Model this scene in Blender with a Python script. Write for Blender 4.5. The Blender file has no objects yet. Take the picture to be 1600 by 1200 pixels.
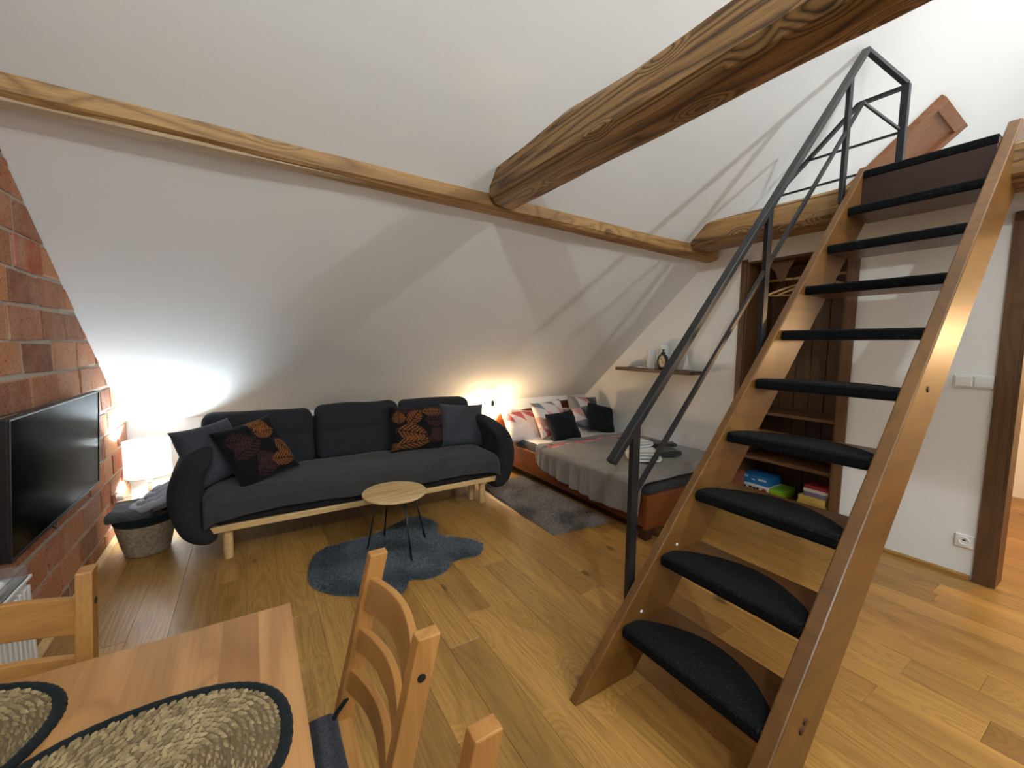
import bpy, bmesh, math, random
from mathutils import Vector, Matrix, Euler, noise
random.seed(7)
rnd = random.uniform
PI = math.pi
SC = bpy.context.scene
COL = SC.collection

# ------------------------------------------------------------------ camera
cam_d = bpy.data.cameras.new('camera')
cam = bpy.data.objects.new('camera', cam_d)
COL.objects.link(cam)
cam_d.sensor_width = 36.0
cam_d.lens = 652.65 / 1600 * 36
cam_d.clip_start = 0.02
CR = Matrix(((0.84852509, 0.04283031, -0.52741894),
             (-0.52908081, 0.08537734, -0.84426548),
             (0.00886947, 0.99542768, 0.09510552)))
cam.matrix_world = Matrix.Translation((0, 0, 1.45)) @ CR.to_4x4()
SC.camera = cam

# ------------------------------------------------------------------ world and lights
w = bpy.data.worlds.new('world'); SC.world = w; w.use_nodes = True
w.node_tree.nodes['Background'].inputs[0].default_value = (0.5, 0.55, 0.65, 1)
w.node_tree.nodes['Background'].inputs[1].default_value = 0.05

def point_light(name, loc, energy, color, radius):
    l = bpy.data.lights.new(name, 'POINT'); l.energy = energy; l.color = color; l.shadow_soft_size = radius
    o = bpy.data.objects.new(name, l); o.location = loc; COL.objects.link(o); return o

WARM = (0.93, 0.98, 1.0)
point_light('ceiling_lamp_light', (3.04, -1.6, 3.75), 122, WARM, 0.045)   # lamp over the stairs
point_light('loft_lamp_light', (3.98, 0.0, 4.08), 4.5, (1.0, 0.93, 0.80), 0.03)         # lamp over the loft
point_light('pendant_lamp_light', (-0.4, -1.6, 3.73), 128, (0.84, 0.95, 1.0), 0.045)      # lamp high over the dining side
point_light('kitchen_lamp_light', (0.5, -1.9, 2.25), 12, (0.95, 0.97, 1.0), 0.25)   # kitchen lamp behind the camera
point_light('hallway_lamp_light', (5.0, -0.4, 1.55), 42, (1.0, 0.62, 0.30), 0.12)     # warm hallway behind the doorway

SC.view_settings.view_transform = 'Standard'
SC.view_settings.look = 'None'
SC.view_settings.gamma = 1.0
SC.view_settings.use_curve_mapping = False
SC.view_settings.exposure = 0.6

# ------------------------------------------------------------------ materials
def srgb(r, g, b):
    f = lambda c: c / 12.92 if c <= 0.04045 else ((c + 0.055) / 1.055) ** 2.4
    return (f(r / 255), f(g / 255), f(b / 255), 1)

class NT:
    def __init__(s, name):
        s.m = bpy.data.materials.new(name); s.m.use_nodes = True
        s.t = s.m.node_tree; s.b = s.t.nodes['Principled BSDF']
    def n(s, typ, ins=None, **kw):
        nd = s.t.nodes.new(typ)
        for k, v in kw.items(): setattr(nd, k, v)
        for k, v in (ins or {}).items():
            sk = nd.inputs[k]
            if isinstance(v, bpy.types.NodeSocket): s.t.links.new(v, sk)
            else: sk.default_value = v
        return nd
    def math(s, op, a, b=0.0, c=0.0):
        return s.n('ShaderNodeMath', {0: a, 1: b, 2: c}, operation=op).outputs[0]
    def mix(s, f, a, b, mode='MIX'):
        nd = s.n('ShaderNodeMix', {0: f}, data_type='RGBA', blend_type=mode)
        for i, v in ((6, a), (7, b)):
            if isinstance(v, bpy.types.NodeSocket): s.t.links.new(v, nd.inputs[i])
            else: nd.inputs[i].default_value = v
        return nd.outputs[2]
    def ramp(s, f, stops):
        nd = s.n('ShaderNodeValToRGB', {0: f}); e = nd.color_ramp.elements
        while len(e) < len(stops): e.new(0.5)
        for el, (p, c) in zip(e, stops): el.position = p; el.color = c if len(c) == 4 else (*c, 1)
        return nd.outputs[0]
    def coord(s, rand=True, sc=(1, 1, 1)):
        tc = s.n('ShaderNodeTexCoord').outputs['Object']
        if rand:
            oi = s.n('ShaderNodeObjectInfo').outputs['Random']
            cb = s.n('ShaderNodeCombineXYZ', {0: s.math('MULTIPLY', oi, 17.3), 1: s.math('MULTIPLY', oi, 31.7), 2: s.math('MULTIPLY', oi, 23.1)}).outputs[0]
            tc = s.n('ShaderNodeVectorMath', {0: tc, 1: cb}, operation='ADD').outputs[0]
        return s.n('ShaderNodeMapping', {0: tc, 3: sc}).outputs[0]
    def noise(s, v, scale, detail=3.0, rough=0.5, dist=0.0):
        return s.n('ShaderNodeTexNoise', {'Vector': v, 'Scale': scale, 'Detail': detail, 'Roughness': rough, 'Distortion': dist}).outputs['Fac']
    def bump(s, h, strength, dist=0.01):
        b = s.n('ShaderNodeBump', {'Height': h, 'Strength': strength, 'Distance': dist})
        s.t.links.new(b.outputs[0], s.b.inputs['Normal'])
    def set(s, **kw):
        for k, v in kw.items():
            k = {'color': 'Base Color', 'rough': 'Roughness', 'spec': 'Specular IOR Level', 'metal': 'Metallic', 'coat': 'Coat Weight', 'sheen': 'Sheen Weight', 'trans': 'Transmission Weight', 'coatr': 'Coat Roughness'}[k]
            if isinstance(v, bpy.types.NodeSocket): s.t.links.new(v, s.b.inputs[k])
            else: s.b.inputs[k].default_value = v
        return s.m

def plain(name, col, rough=0.5, **kw):
    n = NT(name); v = n.coord(True)
    f = n.noise(v, 60, 2)
    c = n.mix(n.math('MULTIPLY', f, 0.25), col, tuple(x * 0.75 for x in col[:3]) + (1,))
    return n.set(color=c, rough=rough, **kw)

def wood(name, light, mid, dark, axis=0, along=0.11, rings=7.0, ringmix=0.5, knots=0.6, rough=0.45, var=0.35, bump=0.15, fine=0.4, knotscale=1.7, cross=9.0, **kw):
    """oak, pine or old beam wood with its grain along one object axis"""
    n = NT(name)
    sc = [cross] * 3; sc[axis] = cross * along
    v = n.coord(True, tuple(sc))
    ks = [knotscale * 2.2] * 3; ks[axis] = knotscale
    kv = n.coord(True, tuple(ks))
    vor = n.n('ShaderNodeTexVoronoi', {'Vector': kv, 'Scale': 1.0, 'Randomness': 1.0}).outputs['Distance']
    kn = n.ramp(vor, [(0.0, (1, 1, 1)), (0.055, (0.8, 0.8, 0.8)), (0.11, (0.12, 0.12, 0.12)), (0.3, (0, 0, 0))])
    base = n.noise(v, 0.55, 2, 0.5, 0.6)
    pull = n.math('MULTIPLY', n.math('SUBTRACT', 0.35, n.math('MINIMUM', vor, 0.35)), 0.9 * knots)
    r = n.math('MULTIPLY', n.math('ADD', base, pull), rings * 2)
    saw = n.math('PINGPONG', r, 1.0)
    ring = n.ramp(saw, [(0.0, (1, 1, 1)), (0.25, (0.6, 0.6, 0.6)), (0.7, (0.08, 0.08, 0.08)), (1.0, (0, 0, 0))])
    fs = [130.0] * 3; fs[axis] = 5.0
    fine_n = n.noise(n.coord(True, tuple(fs)), 1.0, 4, 0.6)
    tone = n.noise(v, 0.35, 2)
    oi = n.n('ShaderNodeObjectInfo').outputs['Random']
    col = n.mix(n.ramp(tone, [(0.3, (0, 0, 0)), (0.7, (1, 1, 1))]), light, mid)
    col = n.mix(n.math('MULTIPLY', ring, ringmix), col, dark)
    col = n.mix(n.math('MULTIPLY', n.ramp(fine_n, [(0.45, (0, 0, 0)), (0.75, (1, 1, 1))]), fine), col, dark)
    kd = tuple(c * 0.25 for c in dark[:3]) + (1,)
    col = n.mix(n.math('MULTIPLY', kn, knots), col, kd)
    val = n.math('ADD', 1.0 - var / 2, n.math('MULTIPLY', oi, var))
    hs = n.n('ShaderNodeHueSaturation', {'Color': col, 'Value': val}).outputs[0]
    if bump:
        n.bump(n.math('ADD', n.math('MULTIPLY', ring, -0.5), n.math('MULTIPLY', fine_n, 0.6)), bump, 0.004)
    return n.set(color=hs, rough=rough, **kw)

def fabric(name, a, b, rough=0.95, scale=220, bump=0.3, sheen=0.15, big=0.3, speck=0.0):
    n = NT(name); v = n.coord(True)
    f = n.noise(v, scale, 3, 0.6); g = n.noise(v, 5, 3)
    c = n.mix(n.ramp(f, [(0.35, (0, 0, 0)), (0.7, (1, 1, 1))]), a, b)
    c = n.mix(n.math('MULTIPLY', g, big), c, a)
    if speck:
        s_ = n.noise(n.coord(True, (60, 160, 90)), 1.0, 3, 0.7)
        c = n.mix(n.math('MULTIPLY', n.ramp(s_, [(0.6, (0, 0, 0)), (0.75, (1, 1, 1))]), speck), c, (0.16, 0.17, 0.18, 1))
    n.bump(n.math('ADD', f, n.math('MULTIPLY', g, 2.0)), bump, 0.004)
    return n.set(color=c, rough=rough, sheen=sheen, spec=0.12)

def vcol_fabric(name, rough=0.9, sheen=0.2):
    n = NT(name)
    c = n.n('ShaderNodeVertexColor', layer_name='print').outputs[0]
    n.bump(n.noise(n.coord(True), 160, 3), 0.25, 0.003)
    return n.set(color=c, rough=rough, sheen=sheen * 0.3, spec=0.12)

def plaster():
    n = NT('white_plaster'); v = n.n('ShaderNodeNewGeometry').outputs['Position']
    f = n.noise(v, 90, 4, 0.6); g = n.noise(v, 1.3, 3)
    c = n.mix(g, (0.80, 0.795, 0.78, 1), (0.77, 0.765, 0.75, 1))
    n.bump(n.math('ADD', n.math('MULTIPLY', f, 0.4), n.math('MULTIPLY', g, 3.0)), 0.12, 0.01)
    return n.set(color=c, rough=0.92, spec=0.2)

def brick_mat():
    n = NT('fired_clay_brick'); v = n.coord(True)
    oi = n.n('ShaderNodeObjectInfo').outputs['Random']
    base = n.ramp(oi, [(0.0, (0.32, 0.105, 0.05)), (0.25, (0.52, 0.22, 0.10)), (0.45, (0.21, 0.085, 0.055)), (0.65, (0.56, 0.26, 0.125)), (0.82, (0.36, 0.075, 0.035)), (1.0, (0.40, 0.21, 0.13))])
    f = n.noise(v, 9, 5, 0.65); g = n.noise(v, 70, 4, 0.7)
    c = n.mix(n.ramp(f, [(0.40, (0, 0, 0)), (0.75, (0.6, 0.6, 0.6))]), base, (0.46, 0.27, 0.16, 1))
    c = n.mix(n.ramp(g, [(0.54, (0, 0, 0)), (0.68, (0.85, 0.85, 0.85))]), c, (0.10, 0.03, 0.02, 1))
    w_ = n.noise(v, 3.5, 3)
    c = n.mix(n.ramp(w_, [(0.55, (0, 0, 0)), (0.8, (0.35, 0.35, 0.35))]), c, (0.5, 0.42, 0.35, 1))
    n.bump(n.math('ADD', f, n.math('MULTIPLY', g, 0.5)), 0.7, 0.008)
    return n.set(color=c, rough=0.9, spec=0.2)

def mortar_mat():
    n = NT('lime_mortar'); v = n.n('ShaderNodeNewGeometry').outputs['Position']
    f = n.noise(v, 40, 5, 0.7)
    c = n.mix(f, (0.60, 0.55, 0.47, 1), (0.30, 0.25, 0.20, 1))
    n.bump(f, 0.8, 0.01)
    return n.set(color=c, rough=0.95, spec=0.1)

def weave_mat():
    n = NT('woven_seagrass'); v = n.coord(True)
    g = n.noise(v, 45, 3, 0.6)
    oi = n.n('ShaderNodeVertexColor', layer_name='print').outputs[0]
    c = n.mix(n.math('MULTIPLY', g, 0.7), oi, (0.20, 0.13, 0.06, 1))
    n.bump(g, 0.5, 0.003)
    return n.set(color=c, rough=0.8, spec=0.25)

M = {}
M['plaster'] = plaster()
M['brick'] = brick_mat()
M['mortar'] = mortar_mat()
M['floor'] = wood('oak_floor', srgb(182, 138, 72), srgb(144, 104, 50), srgb(92, 60, 26), axis=1, rings=20, ringmix=.30, knots=0.9, rough=0.36, var=.30, bump=0.12, knotscale=1.9, fine=.5, cross=7)
M['beam'] = wood('old_beam_wood', srgb(190, 150, 98), srgb(138, 102, 60), srgb(56, 34, 18), axis=1, rings=15, ringmix=.9, knots=0.9, rough=0.55, var=0.1, bump=0.6, knotscale=2.6, fine=0.55, cross=9, along=0.05)
M['beam_x'] = wood('old_purlin_wood', srgb(192, 152, 98), srgb(160, 120, 68), srgb(94, 62, 30), axis=0, rings=10, ringmix=.6, knots=.7, rough=0.6, var=0.1, bump=0.5, knotscale=2.2, fine=0.5, cross=9, along=0.05)
M['sapwood'] = wood('pale_sapwood', srgb(206, 186, 156), srgb(184, 158, 122), srgb(136, 104, 70), axis=0, rings=12, ringmix=0.3, knots=0.3, rough=0.7, var=0.1, bump=0.5)
M['stair'] = wood('stair_varnished_wood', srgb(124, 84, 34), srgb(102, 66, 23), srgb(64, 38, 11), axis=0, rings=9, ringmix=0.35, knots=0.35, rough=0.4, var=0.1, bump=0.06, fine=0.3, cross=5, coat=0.12, coatr=0.25)
M['tread'] = wood('tread_wood', srgb(104, 70, 36), srgb(84, 54, 26), srgb(50, 30, 12), axis=1, rings=10, ringmix=0.35, knots=0.3, rough=0.35, var=0.15, bump=0.06)
M['riser'] = wood('dark_riser_wood', srgb(60, 30, 20), srgb(48, 23, 14), srgb(28, 12, 8), axis=1, rings=3, ringmix=0.3, knots=0.2, rough=0.4, var=0.1, bump=0.05)
M['pine'] = wood('stained_pine', srgb(190, 138, 76), srgb(170, 116, 58), srgb(122, 76, 32), axis=2, rings=9, ringmix=0.35, knots=0.5, rough=0.33, var=0.12, bump=0.05, knotscale=2.0, fine=0.35, cross=6, coat=0.2, coatr=0.2)
M['pine_y'] = wood('stained_pine_slat', srgb(190, 138, 76), srgb(170, 116, 58), srgb(122, 76, 32), axis=1, rings=9, ringmix=0.35, knots=0.5, rough=0.33, var=0.12, bump=0.05, knotscale=2.4, fine=0.35, cross=6, coat=0.2, coatr=0.2)
M['table'] = wood('table_pine', srgb(184, 136, 84), srgb(160, 112, 66), srgb(118, 76, 38), axis=1, rings=9, ringmix=0.45, knots=0.9, rough=0.3, var=0.2, bump=0.03, knotscale=2.4, fine=0.3, cross=6, coat=0.25, coatr=0.2)
M['walnut'] = wood('brown_oak_veneer', srgb(112, 80, 50), srgb(92, 64, 38), srgb(50, 32, 18), axis=2, rings=10, ringmix=0.4, knots=0.4, rough=0.45, var=0.25, bump=0.08)
M['shelfwood'] = wood('dark_brown_wood', srgb(96, 58, 38), srgb(78, 44, 28), srgb(44, 22, 12), axis=1, rings=4, ringmix=0.4, knots=0.2, rough=0.4, var=0.2, bump=0.06)
M['bed'] = wood('red_brown_bed_wood', srgb(130, 68, 30), srgb(108, 50, 20), srgb(66, 28, 10), axis=1, rings=9, ringmix=0.3, knots=0.2, rough=0.3, var=0.1, bump=0.05, coat=0.25, coatr=0.2)
M['ash'] = wood('pale_wood', srgb(226, 194, 140), srgb(212, 176, 120), srgb(180, 138, 84), axis=0, rings=12, ringmix=0.3, knots=0.1, rough=0.45, var=0.06, bump=0.04)
M['coffee'] = wood('light_oak_top', srgb(216, 186, 136), srgb(198, 164, 110), srgb(150, 112, 66), axis=0, rings=12, ringmix=0.45, knots=0.4, rough=0.45, var=0.05, bump=0.05)
M['hatch'] = wood('reddish_panel_wood', srgb(150, 100, 66), srgb(130, 82, 52), srgb(98, 58, 34), axis=1, rings=10, ringmix=0.4, knots=0.4, rough=0.45, var=0.08, bump=0.05)
M['black_metal'] = plain('black_painted_steel', (0.008, 0.0095, 0.012, 1), 0.38, spec=0.5)
M['black'] = plain('black_plastic', (0.012, 0.012, 0.013, 1), 0.4)
M['white_plastic'] = plain('white_plastic', (0.80, 0.80, 0.79, 1), 0.35)
M['pink_plastic'] = plain('pinkish_socket_plastic', (0.55, 0.25, 0.2, 1), 0.4)
M['screen'] = plain('tv_screen_glass', (0.003, 0.003, 0.004, 1), 0.16, spec=0.10)
M['screen'].node_tree.nodes['Principled BSDF'].inputs['IOR'].default_value = 1.12
M['sofa'] = fabric('dark_grey_upholstery', (0.016, 0.017, 0.020, 1), (0.030, 0.031, 0.036, 1), sheen=0.03)
M['throw'] = fabric('charcoal_throw', (0.032, 0.031, 0.031, 1), (0.062, 0.059, 0.058, 1), sheen=0.1)
M['greycush'] = fabric('grey_blue_cushion', (0.036, 0.039, 0.048, 1), (0.070, 0.075, 0.088, 1), sheen=0.1, scale=150)
M['blackcush'] = fabric('black_plush', (0.007, 0.010, 0.011, 1), (0.015, 0.019, 0.021, 1), sheen=0.05, scale=90)
M['bedspread'] = fabric('taupe_fleece', (0.18, 0.165, 0.152, 1), (0.25, 0.23, 0.212, 1), sheen=0.15, scale=60, big=0.5)
M['mattress'] = fabric('dark_mattress_cover', (0.035, 0.036, 0.04, 1), (0.06, 0.06, 0.065, 1))
M['sheet'] = fabric('white_sheet', (0.66, 0.62, 0.60, 1), (0.74, 0.70, 0.68, 1), scale=120, bump=0.15)
M['white_towel'] = fabric('white_terry', (0.62, 0.62, 0.60, 1), (0.78, 0.78, 0.76, 1), scale=160, bump=0.6)
M['dark_towel'] = fabric('charcoal_terry', (0.035, 0.038, 0.04, 1), (0.065, 0.068, 0.07, 1), scale=160, bump=0.6)
M['light_blanket'] = fabric('light_grey_blanket', (0.32, 0.33, 0.38, 1), (0.46, 0.47, 0.52, 1), scale=120, bump=0.4)
M['dark_blanket'] = fabric('grey_blanket', (0.05, 0.055, 0.06, 1), (0.10, 0.105, 0.11, 1), scale=120, bump=0.4)
M['carpet'] = fabric('black_stair_felt', (0.003, 0.0035, 0.004, 1), (0.009, 0.010, 0.011, 1), scale=130, bump=0.9, speck=0.28, sheen=0.0)
M['fur'] = fabric('blue_grey_fur', (0.045, 0.058, 0.070, 1), (0.19, 0.22, 0.245, 1), scale=75, sheen=0.1)
M['shag'] = fabric('warm_grey_shag', (0.13, 0.115, 0.107, 1), (0.38, 0.335, 0.305, 1), scale=75, sheen=0.1)
M['print'] = vcol_fabric('printed_fabric')
M['weave'] = weave_mat()
M['mat_base'] = plain('dark_seagrass', (0.13, 0.09, 0.045, 1), 0.9)
M['basket'] = fabric('basket_fibre', (0.22, 0.165, 0.11, 1), (0.42, 0.33, 0.23, 1), scale=55, bump=0.8, sheen=0.0, big=0.2)
M['ceramic'] = plain('white_ceramic', (0.72, 0.76, 0.78, 1), 0.25)
M['paper'] = plain('ivory_dial', (0.66, 0.58, 0.46, 1), 0.6)
M['green'] = plain('pale_green_ceramic', (0.42, 0.50, 0.42, 1), 0.4)
def emis(name, col, st, base=(0.8, 0.8, 0.8, 1)):
    n = NT(name); n.set(color=base, rough=0.6)
    n.b.inputs['Emission Color'].default_value = col; n.b.inputs['Emission Strength'].default_value = st
    return n.m
M['bulb'] = emis('glowing_bulb_glass', (1.0, 0.70, 0.38, 1), 330)
M['cool_bulb'] = emis('cool_glowing_bulb_glass', (0.74, 0.89, 1.0, 1), 1150)
M['shade'] = emis('lit_lamp_shade', (1.0, 0.94, 0.82, 1), 0.75, (0.30, 0.29, 0.27, 1))
n = NT('clear_plastic'); n.b.inputs['IOR'].default_value = 1.15; M['clear'] = n.set(color=(0.92, 0.94, 0.95, 1), rough=0.12, trans=0.92)

# ------------------------------------------------------------------ mesh helpers
class MB:
    def __init__(s): s.v = []; s.f = []; s.c = None
    def add(s, vs, fs):
        o = len(s.v); s.v += [Vector(p) for p in vs]; s.f += [tuple(i + o for i in f) for f in fs]; return s
    def box(s, lo, hi, R=None, at=None):
        x0, y0, z0 = lo; x1, y1, z1 = hi
        vs = [Vector(p) for p in ((x0, y0, z0), (x1, y0, z0), (x1, y1, z0), (x0, y1, z0), (x0, y0, z1), (x1, y0, z1), (x1, y1, z1), (x0, y1, z1))]
        if R is not None: vs = [R @ p for p in vs]
        if at is not None: vs = [p + Vector(at) for p in vs]
        return s.add(vs, [(0, 3, 2, 1), (4, 5, 6, 7), (0, 1, 5, 4), (1, 2, 6, 5), (2, 3, 7, 6), (3, 0, 4, 7)])
    def prism(s, poly, vec):
        n = len(poly); p = [Vector(a) for a in poly]; v = Vector(vec)
        return s.add(p + [a + v for a in p], [tuple(range(n))[::-1], tuple(range(n, 2 * n))] + [(i, (i + 1) % n, n + (i + 1) % n, n + i) for i in range(n)])
    def bar(s, a, b, wd, ht, up=(0, 0, 1)):
        a = Vector(a); b = Vector(b); d = (b - a).normalized(); u = Vector(up)
        sd = d.cross(u).normalized(); u2 = sd.cross(d).normalized()
        q = [sd * (wd / 2 * i) + u2 * (ht / 2 * j) for i, j in ((-1, -1), (1, -1), (1, 1), (-1, 1))]
        return s.add([a + k for k in q] + [b + k for k in q], [(0, 1, 2, 3), (7, 6, 5, 4), (0, 4, 5, 1), (1, 5, 6, 2), (2, 6, 7, 3), (3, 7, 4, 0)])
    def tube(s, pts, r, n=10, closed=False):
        pts = [Vector(p) for p in pts]; L = len(pts); o = len(s.v); rr = r if isinstance(r, (list, tuple)) else [r] * L
        prev = None
        for i, p in enumerate(pts):
            if closed: d = (pts[(i + 1) % L] - pts[i - 1])
            else: d = pts[min(i + 1, L - 1)] - pts[max(i - 1, 0)]
            d.normalize()
            if prev is None: u = d.orthogonal().normalized()
            else: u = (prev - d * prev.dot(d)).normalized()
            prev = u; q = d.cross(u)
            for k in range(n):
                a = 2 * PI * k / n; s.v.append(p + (u * math.cos(a) + q * math.sin(a)) * rr[i])
        for i in range(L if closed else L - 1):
            j = (i + 1) % L
            for k in range(n): s.f.append((o + i * n + k, o + i * n + (k + 1) % n, o + j * n + (k + 1) % n, o + j * n + k))
        if not closed: s.f.append(tuple(o + k for k in range(n))[::-1]); s.f.append(tuple(o + (L - 1) * n + k for k in range(n)))
        return s
    def lathe(s, prof, at=(0, 0, 0), n=32, R=None, caps=True):
        o = len(s.v); L = len(prof)
        for r, z in prof:
            for k in range(n):
                a = 2 * PI * k / n; p = Vector((r * math.cos(a), r * math.sin(a), z))
                if R is not None: p = R @ p
                s.v.append(p + Vector(at))
        for i in range(L - 1):
            for k in range(n): s.f.append((o + i * n + k, o + i * n + (k + 1) % n, o + (i + 1) * n + (k + 1) % n, o + (i + 1) * n + k))
        if caps: s.f.append(tuple(o + k for k in range(n))[::-1]); s.f.append(tuple(o + (L - 1) * n + k for k in range(n)))
        return s
    def grid(s, nu, nv, fn, wrap=False):
        o = len(s.v)
        for i in range(nu + 1):
            for j in range(nv + 1): s.v.append(Vector(fn(i / nu, j / nv)))
        for i in range(nu):
            for j in range(nv):
                a = o + i * (nv + 1) + j; s.f.append((a, a + nv + 1, a + nv + 2, a + 1))
        return s
    def soft(s, lo, hi, r, n=14, fn=None):
        """rounded cushion-like box"""
        lo = Vector(lo); hi = Vector(hi); c = (lo + hi) / 2; h = (hi - lo) / 2; r = min(r, h.x, h.y, h.z); idx = {}
        def vert(p):
            k = (round(p[0] * 1e4), round(p[1] * 1e4), round(p[2] * 1e4))
            if k in idx: return idx[k]
            P = Vector((p[0] * h.x, p[1] * h.y, p[2] * h.z))
            q = Vector([max(-(h[i] - r), min(h[i] - r, P[i])) for i in range(3)])
            d = P - q
            if d.length > 1e-9:
                d.normalize(); P = q + d * r
            P += c
            if fn: P = Vector(fn(P, p))
            idx[k] = len(s.v); s.v.append(P); return idx[k]
        def warp(t): return math.sin(t * PI / 2) * 0.35 + t * 0.65
        for ax in range(3):
            for sg in (-1, 1):
                a1, a2 = (ax + 1) % 3, (ax + 2) % 3
                g = []
                for i in range(n + 1):
                    row = []
                    for j in range(n + 1):
                        p = [0, 0, 0]; p[ax] = sg; p[a1] = warp(-1 + 2 * i / n); p[a2] = warp(-1 + 2 * j / n); row.append(vert(p))
                    g.append(row)
                for i in range(n):
                    for j in range(n):
                        q = (g[i][j], g[i + 1][j], g[i + 1][j + 1], g[i][j + 1]); s.f.append(q if sg > 0 else q[::-1])
        return s

ORG = {}
def obj(name, mb, mat, parent=None, smooth=False, bevel=0.0, colors=None, kind=None, segs=2, solid=0.0):
    lo = Vector([min(v[i] for v in mb.v) for i in range(3)]); hi = Vector([max(v[i] for v in mb.v) for i in range(3)])
    c = (lo + hi) / 2
    if parent is None: c.z = lo.z
    me = bpy.data.meshes.new(name)
    me.from_pydata([tuple(v - c) for v in mb.v], [], mb.f); me.update()
    if smooth: me.polygons.foreach_set('use_smooth', [True] * len(me.polygons))
    if colors:
        at = me.color_attributes.new('print', 'FLOAT_COLOR', 'POINT')
        at.data.foreach_set('color', [x for cc in colors for x in cc])
    me.materials.append(mat)
    o = bpy.data.objects.new(name, me); COL.objects.link(o)
    base = ORG[parent.name] if parent else Vector((0, 0, 0))
    o.location = c - base
    if parent: o.parent = parent
    ORG[o.name] = c
    if bevel:
        b = o.modifiers.new('bevel', 'BEVEL'); b.width = bevel; b.segments = segs; b.limit_method = 'ANGLE'; b.angle_limit = 0.6
        if smooth is False: me.polygons.foreach_set('use_smooth', [False] * len(me.polygons))
    if solid:
        b = o.modifiers.new('thickness', 'SOLIDIFY'); b.thickness = solid; b.offset = -1
    if kind: o['kind'] = kind
    return o
def thing(name, label, cat, loc, group=None):
    o = bpy.data.objects.new(name, None); COL.objects.link(o); o.location = loc; o.empty_display_size = 0.1
    ORG[o.name] = Vector(loc); o['label'] = label; o['category'] = cat
    if group: o['group'] = group
    return o
def tag(o, label, cat, group=None):
    o['label'] = label; o['category'] = cat
    if group: o['group'] = group
    return o
def dup(root, loc=None, rotz=None, label=None, group=None):
    r = root.copy(); COL.objects.link(r)
    if loc is not None: r.location = loc
    if rotz is not None: r.rotation_euler = (0, 0, rotz)
    if label: r['label'] = label
    if group: r['group'] = group
    for ch in list(root.children):
        c = ch.copy(); COL.objects.link(c); c.parent = r
        for g in ch.children:
            d = g.copy(); COL.objects.link(d); d.parent = c
    return r
def struct(name, mb, mat, **kw):
    o = obj(name, mb, mat, **kw); o['kind'] = 'structure'; return o

# slope of the roof: z = A x + B y + C0
A_, B_, C0 = -0.07045, -0.87184, 4.69954
def roof_z(x, y): return A_ * x + B_ * y + C0
def roof_y(x, z): return (z - C0 - A_ * x) / B_
XL, XR, XE = -0.904, 3.77, 7.2        # brick wall, right wall, end of the loft
YRIDGE, YF, KZ = -1.3, -4.2, 0.79

# ------------------------------------------------------------------ room shell
def front_z(x, y): return roof_z(x, YRIDGE) - 0.872 * (YRIDGE - y)
m = MB(); m.prism([(XL - .2, YF - .2, -.12), (XE, YF - .2, -.12), (XE, 4.8, -.12), (XL - .2, 4.8, -.12)], (0, 0, 0.105))
floor = struct('floor', m, M['tread'])
# planks, each its own board
PW = 0.165
def plank(x0, x1, y0, y1):
    g = 0.0004
    mb = MB().box((x0 + g, y0 + g, -0.014), (x1 - g, y1 - g, rnd(-0.0004, 0.0004)))
    return obj('plank', mb, M['floor'], floor, bevel=0.0009, segs=1)
x = XL; row = 0
random.seed(11)
while x < XR - 0.01:
    x1 = min(x + PW, XR)
    ymax = 4.72 - 0.08 * (x - XL)
    ymin = 0.9 if x < 0.5 else (0.2 if x < 1.7 else -0.6)
    if x < 0.1: ymin = 1.6
    y = ymin - rnd(0, 1.3)
    while y < ymax - 0.05:
        L = rnd(0.9, 2.1); y1 = min(y + L, ymax)
        if ymax - y1 < 0.25: y1 = ymax
        plank(x, x1, y, y1); y = y1
    x = x1
x = XR
while x < 6.4:
    plank(x, x + PW, -1.3, -0.1 + rnd(-.3, .2)); plank(x, x + PW, 0.15, 1.1); x += PW
# (hall boards meet behind the door frame)

m = MB().prism([(XL, YF, 0), (XL, roof_y(XL, 0.78), 0), (XL, roof_y(XL, KZ), KZ), (XL, YRIDGE, roof_z(XL, YRIDGE)), (XL, YF, front_z(XL, YF))], (-0.16, 0, 0))
wall_left = struct('wall_left', m, M['mortar'])
kl, kr = roof_y(XL - .1, KZ), roof_y(XE, KZ)
m = MB().prism([(XL - .1, kl, 0), (XE, kr, 0), (XE, kr, KZ), (XL - .1, kl, KZ)], (0, 0.14, 0))
struct('wall_back', m, M['plaster'])
m = MB().prism([(XL - .1, kl, KZ), (XE, kr, KZ), (XE, YRIDGE, roof_z(XE, YRIDGE)), (XL - .1, YRIDGE, roof_z(XL - .1, YRIDGE))], (0, 0.10, 0.12))
struct('ceiling', m, M['plaster'])
m = MB().prism([(XL - .1, YRIDGE, roof_z(XL - .1, YRIDGE)), (XE, YRIDGE, roof_z(XE, YRIDGE)), (XE, YF, front_z(XE, YF)), (XL - .1, YF, front_z(XL - .1, YF))], (0, -0.10, 0.12))
struct('ceiling_front', m, M['plaster'])
m = MB().box((XL - .1, YF - .12, 0), (XE, YF, front_z(XL, YF) + .1))
struct('wall_front', m, M['plaster'])
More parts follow.
